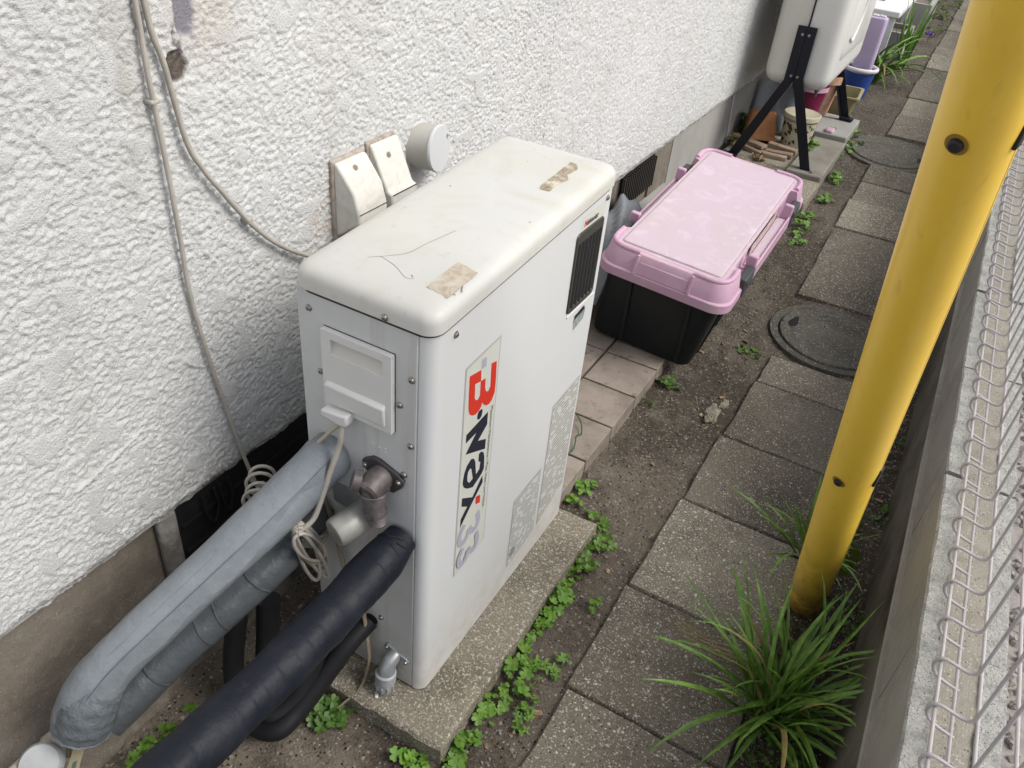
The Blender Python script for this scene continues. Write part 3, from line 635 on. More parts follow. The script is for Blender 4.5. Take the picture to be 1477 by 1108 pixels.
# louvre of the burner exhaust
lv = empty('louvre_tmp') if False else None
fx = X1
q = MB(); q.loft([[(fx+.0005, y, z) for y, z in rring(.0505, .0725, .008, 5, (.444, .6755))], [(fx+.003, y, z) for y, z in rring(.0495, .0715, .008, 5, (.444, .6755))], [(fx+.003, y, z) for y, z in rring(.0450, .0600, .004, 5, (.444, .6700))], [(fx+.0008, y, z) for y, z in rring(.0440, .0590, .004, 5, (.444, .6700))]], False, True)
lo = q.build('louvre', m_grille, H, smooth=40)
q = MB(); q.box((fx+.0009, .3995, .611), (fx+.0013, .4885, .7300)); q.build('louvre_opening', m_black, lo)
for k in range(6):
    y = .408 + k*.0139
    q = MB(); q.prism([(fx+.0014, y), (fx+.0036, y+.0014), (fx+.0036, y+.0032), (fx+.0014, y+.0016)],   .6115, .7295, lambda a, y, z: (a, y, z)); q.build('louvre_slat', m_slat, lo)
    q = MB(); q.cbox((fx+.0030, y+.006, .6145), (.0016, .004, .003)); q.build('louvre_glint', m_screw, lo)
q = MB(); q.box((fx-.0002, .398, .594), (fx+.0022, .505, .5985)); q.build('louvre_sill', m_white_pl, lo, bevel=.0008)
# printed films on the front
def film(name, pts, m, parent, off, hole=None):
    cu = bpy.data.curves.new(name, 'CURVE'); cu.dimensions = '2D'; cu.fill_mode = 'BOTH'
    for pl in [pts] + ([hole] if hole else []):
        sp = cu.splines.new('POLY'); sp.points.add(len(pl)-1); sp.use_cyclic_u = True
        for p, (y, z) in zip(sp.points, pl): p.co = (y, z, 0, 1)
    tmp = bpy.data.objects.new('tmp', cu); COL.objects.link(tmp)
    dg = bpy.context.evaluated_depsgraph_get(); me = bpy.data.meshes.new_from_object(tmp.evaluated_get(dg)); bpy.data.objects.remove(tmp); bpy.data.curves.remove(cu)
    bs = base_of(parent)
    for v in me.vertices: v.co = Vector((X1 + off, v.co.x, v.co.y)) - bs
    me.name = name; me.materials.clear(); me.materials.append(m)
    bm = bmesh.new(); bm.from_mesh(me)
    for f in bm.faces:
        f.normal_update()
        if f.normal.x < 0: f.normal_flip()
    bm.to_mesh(me); bm.free()
    return lnk(name, me, H)
def smoothpoly(p): 
    q = catmull([(a, c, 0) for a, c in p + [p[0]]], 3); return [(v.x, v.y) for v in q[:-1]]
film('logo_panel', [(.079, .675), (.1715, .681), (.1745, .270), (.080, .262)], m_filmedge, H, .0004)
film('logo_panel', [(.0815, .672), (.1685, .678), (.1715, .272), (.0825, .2645)], m_film, H, .0007)
LB = [(.0896,.6567),(.1201,.6503),(.1216,.6305),(.1342,.6281),(.135,.6114),(.1385,.6021),(.1456,.5988),(.1505,.6046),(.1482,.6454),(.1631,.6413),(.1655,.6019),(.165,.5848),(.1585,.5749),(.151,.572),(.143,.5745),(.1344,.5814),(.1298,.5884),(.1278,.5816),(.1216,.578),(.1124,.5771),(.1037,.5808),(.0957,.5885),(.092,.5981),(.0902,.6255)]
film('logo_letter', LB, m_red, H, .0010, [(.1056,.6343),(.121,.6305),(.1217,.6062),(.118,.6012),(.1118,.6029),(.1075,.6089)])
film('logo_square', [(.1202,.6674),(.1328,.665),(.1338,.6489),(.1204,.6507)], m_lav, H, .0010)
film('logo_dot', smoothpoly([(.1183,.5664),(.1201,.5753),(.1255,.577),(.131,.5752),(.1329,.5708),(.1309,.5632),(.1265,.5604),(.1216,.562)]), m_ink, H, .0010)
film('logo_letter', [(.1497,.5586),(.0911,.5538),(.091,.5383),(.1194,.5392),(.0921,.5163),(.1502,.4871),(.1504,.5061),(.1265,.519),(.1506,.5346)], m_ink, H, .0010)
film('logo_letter', [(.1328,.4735),(.1326,.4887),(.1389,.4898),(.1469,.4817),(.1506,.4697),(.1521,.4455),(.1461,.439),(.1352,.4348),(.1211,.43),(.1040,.4400),(.0940,.4500),(.0900,.4600),(.0904,.4691),(.0925,.4794),(.0988,.4896),(.1096,.4949),(.1174,.491),(.1232,.4805),(.1282,.451),(.1376,.4547),(.1393,.4688)], m_ink, H, .0010, [(.1021,.4662),(.1034,.4742),(.1093,.4776),(.1135,.4719),(.1191,.4494),(.1092,.4478),(.1031,.4563)])
film('logo_letter', [(.1493,.4336),(.152,.4168),(.1233,.3953),(.0903,.3673),(.091,.3853),(.1084,.3989),(.0908,.4129),(.091,.4304),(.1229,.4074)], m_ink, H, .0010)
film('logo_square', [(.1335,.3995),(.1475,.3935),(.1485,.3755),(.1345,.3825)], m_red, H, .0010)
def ribbon(name, pts, w, m, off):
    P = catmull([(a, c, 0) for a, c in pts], 4); L_, R_ = [], []
    for i, p in enumerate(P):
        t = (P[min(i+1, len(P)-1)] - P[max(i-1, 0)]).normalized(); nn = Vector((-t.y, t.x, 0))*w
        L_.append(p+nn); R_.append(p-nn)
    q = MB(); k = len(P); bs = base_of(H)
    q.add([(X1+off, v.x, v.y) for v in L_+R_], [(i, i+1, k+i+1, k+i) for i in range(k-1)]); q.build(name, m, H)
T1 = [(.1422,.3599),(.1479,.337),(.1415,.3252),(.129,.3275),(.12,.3416),(.1139,.3275),(.1024,.3227),(.0922,.3319),(.0908,.3479),(.1029,.3640)]
T2 = [(.144,.3114),(.1482,.2875),(.1389,.2779),(.1258,.2839),(.1202,.2937),(.1167,.2827),(.1069,.2738),(.095,.2791),(.0914,.2967),(.1025,.3120)]
for T_, o_ in ((T1, .0010), (T2, .0018)):
    ribbon('logo_numeral', T_[:5], .0060, m_lav, o_); ribbon('logo_numeral', T_[4:], .0060, m_lav, o_+.0004)
def text(s, size, M4, m, name, parent, bold=0., shear=0.):
    cu = bpy.data.curves.new('t', 'FONT'); cu.body = s; cu.size = size; cu.offset = bold; cu.shear = shear; cu.fill_mode = 'FRONT'; cu.resolution_u = 3
    tmp = bpy.data.objects.new('tmp', cu); COL.objects.link(tmp); dg = bpy.context.evaluated_depsgraph_get()
    me = bpy.data.meshes.new_from_object(tmp.evaluated_get(dg)); bpy.data.objects.remove(tmp); bpy.data.curves.remove(cu)
    bs = base_of(parent)
    for v in me.vertices: v.co = M4 @ v.co - bs
    me.materials.clear(); me.materials.append(m); me.name = name
    return lnk(name, me, parent)
# reading direction down the sheet, letter tops towards +Y
Mdown = Matrix(((0, 0, 1, X1+.0011), (0, 1, 0, .1575), (-1, 0, 0, .563), (0, 0, 0, 1)))
text('Maximum Maintenance / Max. Heat Low Noise', .0108, Mdown, m_ink, 'logo_caption', H)
Mbr = Matrix(((0, 0, 1, X1+.0010), (1, 0, 0, .432), (0, 1, 0, .7535), (0, 0, 0, 1)))
film('brand_label', [(.409, .750), (.409, .7725), (.497, .7725), (.497, .7475)], m_film, H, .0003)
text('N', .0145, Mbr @ Matrix.Translation((-.016, 0, 0)), m_red, 'brand_letter', H, .0003, .25)
text('ahisolar', .0135, Mbr @ Matrix.Translation((-.005, 0, 0)), m_ink, 'brand_lettering', H, .0002, .2)
m_pr1 = mat_print('caution_label', (.57, .57, .54), (.09, .09, .085), row=130., dens=.6)
m_pr2 = mat_print('rating_label', (.58, .59, .57), (.09, .09, .09), row=135., dens=.55)
film('caution_label', [(.396, .412), (.507, .419), (.507, .142), (.397, .108)], m_filmedge, H, .0003)
film('caution_label', [(.399, .408), (.504, .415), (.504, .145), (.400, .111)], m_pr1, H, .0006)
film('rating_label', [(.278, .270), (.384, .275), (.386, .106), (.278, .094)], m_filmedge, H, .0003)
film('rating_label', [(.281, .267), (.381, .272), (.383, .109), (.281, .0975)], m_pr2, H, .0006)
film('rating_emblem', [(.296+.011*math.cos(a), .125+.011*math.sin(a)) for a in [k*math.pi/8 for k in range(16)]], mat('emblem_grey', (.25, .26, .25), .6), H, .0009)
film('maker_tag', [(.432, .572), (.434, .5835), (.470, .588), (.478, .578), (.474, .560), (.436, .553)], mat('tag_grey', (.33, .37, .37), .4, .5, var=((120, (.2, .22, .22), .45, .6),)), H, .0005)
film('maker_tag_head', [(.434, .575), (.4345, .5832), (.470, .5876), (.4745, .579)], m_ink, H, .0008)
# rust bleeding on the rounded corner
for (x, y, z, s) in ((.3765, .0008, .455, .011), (.3765, .0008, .40, .014)):
    pts = [(X1 - .0145 + (k % 2)*.0012, .0012, z + s*(k/6-.5)) for k in range(6)]
    q = MB(); q.tube(pts, .0006, 4); q.build('rust_streak', mat('rust_stain', (.42, .34, .27), .9), H)
q = MB()
for y in (.06, .47): q.box((X0+.02, y-.02, .0425), (X1-.02, y+.02, .048))
q.build('foot', m_seam, H)

# ------------------------------------------------------------------ pipes and hoses
def pipe(name, pts, r, m, label, cat='pipe', n=20, sub=10, wob=0., flat=1., rmul=None, parent=None):
    P = catmull(pts, sub); rr = [r*(rmul(i/(len(P)-1)) if rmul else 1) for i in range(len(P))]
    q = MB(); q.tube(P, rr, n, True, flat, wob); o = q.build(name, m, None, smooth=50)
    tag(o, label, cat); return o, P
# black taped pipe: spiral overlaps modelled as small steps in radius
BPp = [(.3490, -.0035, .402), (.3485, -.020, .3995), (.3465, -.055, .3925), (.3435, -.10, .3840), (.340, -.147, .3775), (.335, -.273, .3720), (.331, -.40, .380), (.328, -.55, .39), (.325, -.72, .37), (.322, -.80, .30), (.32, -.82, .12), (.32, -.82, -.02)]
P = catmull(BPp, 60); rads = []
acc_l = 0
for i, p in enumerate(P):
    if i: acc_l += (P[i]-P[i-1]).length
    ph = (acc_l/.021) % 1.0; base_r = .0322 if acc_l > .05 else .0245 + .0077*sstep(.0, .05, np.array(acc_l))
    rads.append(float(base_r) + .0007*math.sin(acc_l*37) + .0009*math.sin(acc_l*83+1)*math.sin(acc_l*11))
bp_root = empty('taped_pipe', (.34, -.06, .38), 'thick black tape wrapped pipe leaving the heater valve towards the camera', 'pipe')
q = MB(); q.helix_tube(P, rads, .027, .0006, 36); q.build('tape_wrap', m_black_tape, bp_root, smooth=38)
q = MB(); q.tube([(.346, -.105+.0, .4195), (.352, -.112, .4165)], .0012, 5); q.build('tape_nick', m_white_pl, bp_root) if False else None

for k in range(7):
    a = k*.9; c = Vector((.348, -.016, .400)); q = MB(); q.tube(catmull([c + Vector((math.cos(a+t_)*.027, -.006-.016*t_*.3 + .003*math.sin(5*t_+k), math.sin(a+t_)*.027)) for t_ in (0, .35, .7, 1.05)], 4), .0016, 6); q.build('tape_wrinkle', m_black_tape, bp_root, smooth=60)
GU = [(.222, -.006, .502), (.222, -.018, .497), (.199, -.0927, .4515), (.165, -.1966, .394), (.132, -.290, .3395), (.116, -.333, .310), (.106, -.362, .281), (.101, -.380, .246), (.100, -.386, .226)]
gu = empty('grey_wrapped_pipe', (.16, -.2, .39), 'light grey plastic sheathed pipe sloping from the heater down the foundation', 'pipe')
P = catmull(GU, 18); mP = len(P); rads = []
for i in range(mP):
    t_ = i/(mP-1); r_ = .0345 + .0015*math.sin(t_*9)
    if t_ < .03: r_ = .0315
    if t_ > .6: r_ = .0335 + .004*float(sstep(.6, .85, np.array(t_)))
    if t_ > .955: r_ *= max(.55, 1-(t_-.955)*9)
    rads.append(r_*(1 + .012*math.sin(i*.21) + .008*math.sin(i*.47)))
q = MB(); q.tube(P, rads, 26, True, 1., .0); q.build('sheath', m_pvc, gu, smooth=60)
sd = [p + Vector((.0235, -.0215, .0095)) for p in P[8:-28]]
q = MB()    # loose overlapping edge of the sheath
for k in range(len(sd)-1):
    w0, w1 = .0045*math.sin(k*.35)+.0035, .0045*math.sin((k+1)*.35)+.0035
    a, c = sd[k], sd[k+1]
    q.add([a+Vector((0, 0, .012)), c+Vector((0, 0, .012)), c+Vector((.006, -.004, -.012-w1)), a+Vector((.006, -.004, -.012-w0))], [(0, 1, 2, 3)])
q.build('sheath_flap', m_pvc, gu, smooth=80)
seam = [p + Vector((.010, -.012, .0305)) for p in P[10:-22]]
q = MB(); q.tube(seam, .0008, 5); q.build('sheath_seam', m_pvc, gu)
q = MB(); tp = P[-46:]; q.tube([p + Vector((.006, -.004, -.004)) for p in tp], [.034 + .007*math.sin(k*.075) for k in range(len(tp)-14)] + [.041-.0014*k for k in range(14)], 12, True, .92, .025); q.build('taped_end', mat('dark_taped_end', (.13, .15, .165), .33, .5, bump=((30, .8, .012),)), gu, smooth=50)

GL = [(.192, -.002, .386), (.193, -.0292, .367), (.186, -.0892, .3365), (.163, -.167, .300), (.134, -.2507, .2575), (.117, -.3241, .226), (.109, -.360, .212)]
gl = empty('grey_lower_pipe', (.16, -.17, .3), 'darker grey taped pipe running just below the light grey sheathed pipe', 'pipe')
P = catmull(GL, 20); q = MB(); q.tube(P, [  .0295*(1 + (.014 if 0 < (i % 23) < 3 else 0)) for i in range(len(P))], 20, True, 1., .012); q.build('tape_wrap', m_pvc_dk, gl, smooth=60)
for k in (50, 64, 70, 88):
    c = P[k]; t = (P[k+1]-P[k]).normalized(); q = MB(); sv = t.cross(Vector((0, 0, 1))).normalized(); uv = sv.cross(t)
    q.tube([c + (sv*math.cos(a)*-1 + uv*math.sin(a))*.0300 + t*.006*math.sin(a*1.7+k) for a in [.1*j for j in range(-2, 18)] if True], .0016, 6); q.build('tape_wrinkle', m_pvc_dk, gl, smooth=60)

pipe('drain_hose', [(.150, -.135, .300), (.143, -.150, .216), (.136, -.164, .118), (.150, -.175, .062), (.195, -.190, .040), (.240, -.183, .056), (.252, -.1456, .072), (.262, -.1043, .102), (.277, -.05, .150), (.287, -.004, .171)], .0165, m_hose, 'thin black hose looping from the heater base under the taped pipe', 'hose')
pipe('drain_hose', [(.225, -.055, .22), (.238, -.083, .165), (.243, -.105, .115), (.240, -.137, .078), (.222, -.168, .062), (.19, -.16, .07), (.17, -.12, .14), (.165, -.10, .24)], .019, m_hose, 'fat black hose bend tucked behind the taped pipe', 'hose')
# brown flat tube in front of the side panel
q = MB(); q.tube(catmull([(.2125, -.014, .432), (.2302, -.014, .3708), (.2479, -.016, .293), (.272, -.020, .235), (.2851, -.018, .2088), (.2985, -.024, .13), (.3015, -.030, .085), (.298, -.050, .045), (.285, -.078, .028), (.272, -.10, .012)], 8), .0042, 10, True, .55)
tag(q.build('drain_tube', m_strip, None, smooth=50), 'thin brown tube hanging down in front of the heater side panel', 'tube')

# ------------------------------------------------------------------ cables
def cable(pts, r, m, label, sub=10, name='cable'):
    q = MB(); q.tube(catmull(pts, sub), r, 9); o = q.build(name, m, None, smooth=60); return tag(o, label, 'cable')
cable([(.007, -.034, 1.30), (.007, -.030, 1.069), (.008, -.031, .996), (.008, -.027, .896), (.008, -.025, .79), (.008, -.024, .689), (.009, -.008, .56), (.010, .009, .459), (.014, .024, .36), (.030, .030, .30), (.06, .012, .345), (.075, -.012, .36)], .0033, m_cable, 'long beige cable hanging straight down the stucco to the coil')
cable([(.009, -.024, 1.30), (.009, -.020, 1.068), (.009, -.007, .998), (.009, .008, .903), (.009, .028, .860), (.009, .050, .827), (.009, .098, .759), (.009, .15, .705), (.012, .213, .661), (.03, .26, .64), (.07, .30, .62), (.12, .33, .60), (.18, .34, .58)], .0037, m_cable, 'beige cable sagging across the stucco towards the back of the heater')
cl = MB(); cl.box((-.002, -.036, .957), (.0115, -.0225, .963)); tag(cl.build('cable_clip', m_cable, None, bevel=.002), 'small beige clip pinning the cables to the stucco', 'clip')
cl = MB(); cl.box((-.002, .090, .759), (.0125, .101, .770)); tag(cl.build('cable_clip', m_cable, None, bevel=.003), 'small clip halfway along the sagging cable', 'clip')
cable([(.2655, -.014, .592), (.2409, -.018, .5626), (.2151, -.022, .5275), (.209, -.034, .515)], .0030, m_cable_y, 'short yellowed cable from the cable gland into the grey pipe')
cable([(.262, -.016, .590), (.2635, -.024, .570), (.2613, -.027, .5511), (.2536, -.040, .508), (.2486, -.052, .472), (.243, -.066, .437), (.237, -.080, .425), (.232, -.086, .42), (.226, -.088, .405)], .0042, m_cable, 'beige cable curving from the cable gland round the grey pipe')
coil = empty('cable_coil', (.19, -.05, .33), 'coil of surplus beige cable hanging beside the heater under the grey pipe', 'cable coil')
for k in range(5):
    a0 = Vector((.228+.002*k, -.086-.002*k, .438-.004*k)); L = [.155, .135, .112, .148, .090][k]; W = [.011, .016, .012, .007, .016][k]; lean = [.030, .046, .040, .052, .040][k]; pts = []
    for j in range(13):
        a = 2*math.pi*j/12; pts.append(a0 + Vector((.006*math.sin(a), lean*(.5-.5*math.cos(a)) + W*math.sin(a), -L*(.5-.5*math.cos(a)))))
    q = MB(); q.tube(catmull(pts, 4), .0029, 8); q.build('loop', m_cable, coil, smooth=60)
for k in range(4):
    c = Vector((.098+.008*k, -.020-.012*k, .405-.004*k)); rr_ = .020 + .003*(k % 2)
    q = MB(); q.tube(catmull([c + Vector((math.cos(a)*rr_*.75, math.cos(a)*rr_*.6, math.sin(a)*rr_)) for a in [j*math.pi/6 + k for j in range(13)]], 4), .0028, 8); q.build('loop', m_cable, coil, smooth=60)
for k in range(3):
    q = MB(); q.tube(catmull([(.222, -.072, .382-.006*k), (.228, -.055, .372-.007*k), (.226, -.035, .362-.008*k), (.214, -.014, .352-.009*k)], 6), .0029, 8); q.build('loop', m_cable, coil, smooth=60)
vc = empty('spare_cable', (-.004, -.03, .29), 'dark cable loops hanging in front of the black vent', 'cable')
for k, (yy_, w) in enumerate(((-.045, .013), (-.012, .010))):
    q = MB(); q.tube(catmull([(-.003, yy_-w, .335), (-.001, yy_-w*.9, .295), (.002, yy_, .275), (.0, yy_+w, .30), (-.003, yy_+w*.9, .335)], 6), .0024, 8); q.build('loop', m_hose, vc, smooth=60)

# white drain pipe, grey cap and strap at the lower left
r = empty('white_drain_pipe', (.06, -.47, .02), 'white plastic drain pipe with grey cap at the lower left corner', 'pipe')
q = MB(); q.tube(catmull([(.060, -.385, .165), (.062, -.405, .172), (.064, -.45, .180), (.066, -.50, .17), (.066, -.55, .10), (.066, -.56, -.02)], 8), .021, 20); q.build('pipe_elbow', mat('ivory_pvc', (.62, .575, .48), .45, .4, var=((20, (.52, .47, .38), .5, .75),)), r, smooth=50)
q = MB(); q.lathe([(.0225, 0), (.0245, .001), (.0245, .014), (.0225, .015)], (.0615, -.402, .1715), (.05, -.98, .15), 24); q.build('pipe_collar', mat('ivory_pvc', (.62, .575, .48)), r, smooth=40)
q = MB(); q.lathe([(.024, 0), (.0275, .004), (.0275, .016), (.024, .021), (.012, .023)], (.078, -.437, .188), (.35, -.35, .87), 28); q.build('pipe_cap', mat('pale_grey_plastic', (.46, .48, .49), .5, .35, var=((30, (.38, .395, .40), .45, .7),)), r, smooth=40)
st = empty('strap', (.1, -.42, .1), 'narrow tan strap with green stripe hanging from the taped pipe end', 'strap')
def band(pts, w, m, name, off=0.):
    q = MB(); vs_ = []
    for i, p in enumerate(pts):
        p = Vector(p) + Vector((.9, -.3, .3))*off; wv = Vector((.55, .75, .2)).normalized()*w
        vs_ += [p-wv, p+wv]
    q.add(vs_, [(2*i, 2*i+1, 2*i+3, 2*i+2) for i in range(len(pts)-1)]); o = q.build(name, m, st)
    so = o.modifiers.new('solid', 'SOLIDIFY'); so.thickness = .0015; return o
sp_ = catmull([(.100, -.391, .212), (.104, -.402, .196), (.109, -.418, .180), (.114, -.435, .150), (.116, -.455, .08), (.116, -.46, .0)], 6)
band(sp_, .0085, m_tan, 'webbing'); band([p for p in sp_[10:]], .003, m_stripgreen, 'stripe', .0012)
q = MB(); q.tube(catmull([(.088, -.385, .222), (.0895, -.402, .205), (.094, -.412, .184)], 5), .003, 8); q.build('hook', m_strip, st, smooth=50)

# ------------------------------------------------------------------ storage bin with pink lid
BW, BL, BH = .275, .70, .318
yaw, pit, rol = -.006, .064, -.065
ex = Vector((math.cos(yaw), math.sin(yaw), 0)); ey = Vector((-math.sin(yaw), math.cos(yaw), 0)); ez = Vector((0, 0, 1))
ey2 = ey*math.cos(pit) + ez*math.sin(pit); ez2 = ez*math.cos(pit) - ey*math.sin(pit)
ex2 = ex*math.cos(rol) + ez2*math.sin(rol); ez3 = ex2.cross(ey2)
cor = Vector((.471, 1.182, .36)) - ex2*BW/2 + ey2*BL/2 - ez3*BH
bin_ = local(empty('storage_bin', cor, 'black storage bin with a dusty pink clip lid on the tiled step', 'bin'))
bin_.rotation_euler = Matrix((ex2, ey2, ez3)).transposed().to_euler()
def rb(hx, hy, r, z, n=6): return [(x, y, z) for x, y in rring(hx, hy, r, n)]
sh_ = lambda R_, d_: [(x+d_, y, z) for x, y, z in R_]
b = MB(); b.loft([sh_(rb(.146, .322, .03, -.008), -.032), sh_(rb(.150, .326, .03, -.002), -.031), rb(.160, .360, .03, .245), rb(.168, .368, .035, .250), rb(.168, .368, .035, .262)]); body = b.build('body', m_binbody, bin_, smooth=40, bevel=.002)
for sx in (-.085, .085):
    b = MB(); b.prism([(-.323, -.004), (-.330, -.002), (-.368, .245), (-.354, .245)], sx-.006, sx+.006, lambda y, z, x: (x, y, z)); b.build('rib', m_binbody, body, bevel=.002)
for sy in (-.24, -.08, .08, .24):
    b = MB(); b.prism([(.112, -.004), (.122, -.002), (.168, .245), (.152, .245)], sy-.006, sy+.006, lambda x, z, y: (x, y, z)); b.build('rib', m_binbody, body, bevel=.002)
# lid outline with notched long sides
OX, OY = .181, .392
b = MB(); b.loft([rb(OX+.004, OY+.004, .05, .238, 8), rb(OX+.003, OY+.003, .05, .262, 8), rb(OX-.006, OY-.006, .05, .266, 8)], False, True); lidb = b.build('lid', m_pink, bin_, smooth=40, bevel=.002)
def notched(ox, oy, rad, nd, ny0):
    pts = []
    def cnr(cx, cy, a0):
        for i in range(7):
            a = a0 + math.pi/2*i/6; pts.append((cx + rad*math.cos(a), cy + rad*math.sin(a)))
    cnr(ox-rad, oy-rad, 0); 
    cnr(-ox+rad, oy-rad, math.pi/2)
    pts.extend([(-ox, ny0), (-ox+nd, ny0-.012), (-ox+nd, -ny0+.012), (-ox, -ny0)])
    cnr(-ox+rad, -oy+rad, math.pi); cnr(ox-rad, -oy+rad, 3*math.pi/2)
    pts.extend([(ox, -ny0), (ox-nd, -ny0+.012), (ox-nd, ny0-.012), (ox, ny0)])
    return pts
low_ = notched(OX-.002, OY-.002, .05, .034, .285); top_ = notched(OX-.013, OY-.012, .044, .024, .279); top2 = notched(OX-.017, OY-.016, .042, .022, .277); top3 = notched(OX-.022, OY-.021, .040, .019, .275)
b = MB(); b.loft([[(x, y, .262) for x, y in low_], [(x, y, .309) for x, y in top_], [(x, y, .314) for x, y in top2], [(x, y, .3145) for x, y in top3]], False, True); b.build('lid_crown', m_pink, lidb, smooth=40)
# recessed rim floor, groove and top field
b = MB(); b.loft([rb(.1475, .362, .02, .3146), rb(.1475, .362, .02, .3152)], False, True); b.build('lid_rim', m_pinktop, lidb)
b = MB(); b.loft([rb(.1395, .352, .012, .3153), rb(.1395, .352, .012, .3158)], False, True); b.build('lid_groove', m_pinkgroove, lidb)
b = MB(); b.loft([rb(.1375, .350, .010, .3155), rb(.1365, .349, .010, .3185), rb(.1345, .347, .009, .3195), rb(.130, .3425, .008, .3196)], False, True); b.build('lid_top', m_pinktop, lidb, smooth=30)
for sx in (-1, 1):   # raised corner ridges
    for sy in (-1, 1):
        pts = [(sx*(OX-.020), sy*.285), (sx*(OX-.020), sy*(OY-.060)), (sx*(OX-.030), sy*(OY-.034)), (sx*(OX-.055), sy*(OY-.021)), (sx*.075, sy*(OY-.021))]
        b = MB(); b.tube([(x, y, .3150) for x, y in [(p.x, p.y) for p in catmull([(x, y, 0) for x, y in pts], 5)]], .0075, 8, True, 1.); b.build('corner_ridge', m_pink, lidb, smooth=60)
    # channel with upright tabs on the long sides
    b = MB(); b.box((min(sx*.150, sx*.178), -.165, .262), (max(sx*.150, sx*.178), .165, .272)); b.build('side_channel', m_pinktop, lidb, bevel=.002)
    b = MB(); b.box((min(sx*.178, sx*.1845), -.178, .240), (max(sx*.178, sx*.1845), .178, .280)); b.build('side_rail', m_pink, lidb, bevel=.003)
    for sy in (-1, 1):
        b = MB(); b.cbox((sx*.171, sy*.178, .288), (.028, .016, .052)); b.build('side_tab', m_pink, lidb, bevel=.004)
        b = MB(); b.cbox((sx*.1765, sy*.2325, .262), (.024, .084, .056)); bk = b.build('buckle', m_buckle, bin_, bevel=.004)
        b = MB(); b.cbox((sx*.1890, sy*.2325, .272), (.003, .060, .014)); b.build('buckle_ridge', m_buckle, bk, bevel=.001)
    b = MB(); b.box((min(sx*.149, sx*.1505), -.13, .276), (max(sx*.149, sx*.1505), .13, .306)); b.build('dirty_strip', mat('dirty_pink', (.52, .41, .38), .8, .2, var=((40, (.30, .24, .19), .48, .66), (14, (.60, .47, .47), .45, .7))), lidb)
for sy in (-1, 1):  # grip recess on the short ends
    for sx in (-.075, .075):
        b = MB(); b.prism([(-.002, .262), (.010, .262), (-.004, .312), (-.014, .312)], sx-.004, sx+.004, lambda y, z, x: (x, sy*(OY-.004)+sy*y, z)); b.build('grip_fin', m_pink, lidb, bevel=.001)
    b = MB(); b.prism([(.000, .262), (.004, .264), (-.0045, .296), (-.008, .296)], -.071, .071, lambda y, z, x: (x, sy*(OY-.002)+sy*y, z)); b.build('grip', m_pink, lidb, bevel=.002)

# grey crumpled sheet between the heater and the bin
P_ = np.zeros((16, 18, 3))
for i in range(16):
    for j in range(18):
        u, v = i/15, j/17
        P_[i, j] = (.0 + .135*v, 1.26 + .46*u + .03*math.sin(v*5), .05 + .215*math.sin(min(u*.9+.25, 1)*math.pi*.55)**.6*(1-.35*v**2) + .020*math.sin(u*9+v*7) + .012*math.sin(u*23+v*17))
o = gridmesh('plastic_sheet', P_, m_bag); so = o.modifiers.new('s', 'SOLIDIFY'); so.thickness = .003
tag(o, 'crumpled grey plastic sheet wedged between the heater and the pink lid', 'sheet')
# green coated wire on the tiles
q = MB(); q.tube(catmull([(.262, .86, .048), (.2692, .8412, .058), (.290, .822, .062), (.3041, .8089, .056), (.318, .783, .05), (.314, .762, .056), (.322, .738, .052), (.326, .715, .048), (.318, .695, .047), (.30, .69, .047)], 8), .0016, 7)
tag(q.build('green_wire', m_greenwire, None, smooth=60), 'thin green coated wire lying on the tiles beside the heater', 'wire')

# ------------------------------------------------------------------ oil tank on black legs
TX, TY0, TY1, TZ0, TZ1 = .2235, 2.852, 3.63, .425, 1.22
tank = empty('oil_tank', (TX, 3.24, .11), 'tall slim cream oil tank on black splayed legs against the house', 'oil tank')
for s_, m_ in ((-1, m_tank), (1, m_tank2)):
    rings = []
    for ins_, dxx in [(0, .003), (0, .03), (0, .080), (.003, .098), (.010, .113), (.022, .124), (.038, .130), (.055, .1315)]:
        rings.append([(TX + s_*dxx, y, z) for y, z in rring((TY1-TY0)/2-ins_, (TZ1-TZ0)/2-ins_, .052-ins_*.6, 8, ((TY0+TY1)/2, (TZ0+TZ1)/2))])
    b = MB(); b.loft(rings); sh = b.build('tank_shell', m_, tank, smooth=45)
    if s_ > 0:
        b = MB(); b.loft([[(TX+.1305, y, z) for y, z in rring(.285, .30, .05, 6, (3.24, .83))], [(TX+.139, y, z) for y, z in rring(.275, .29, .05, 6, (3.24, .83))]]); b.build('pressed_panel', m_tank2, sh, smooth=40)
        b = MB(); b.tube(catmull([(TX+.140, 3.02, .62), (TX+.141, 3.10, .60), (TX+.141, 3.20, .70), (TX+.141, 3.22, .9)], 5), .006, 8); b.build('pressed_rib', m_tank2, sh, smooth=60)
b = MB(); b.loft([[(TX-.0025, y, z) for y, z in rring((TY1-TY0)/2+.006, (TZ1-TZ0)/2+.006, .056, 8, ((TY0+TY1)/2, (TZ0+TZ1)/2))], [(TX+.0025, y, z) for y, z in rring((TY1-TY0)/2+.006, (TZ1-TZ0)/2+.006, .056, 8, ((TY0+TY1)/2, (TZ0+TZ1)/2))]]); b.build('seam_flange', m_legblk, tank)
b = MB(); b.lathe([(.010, 0), (.012, .004), (.012, .018), (.006, .022), (.006, .04)], (.31, 2.93, .435), (0, 0, -1), 10); b.build('drain_cock', m_brass, tank)
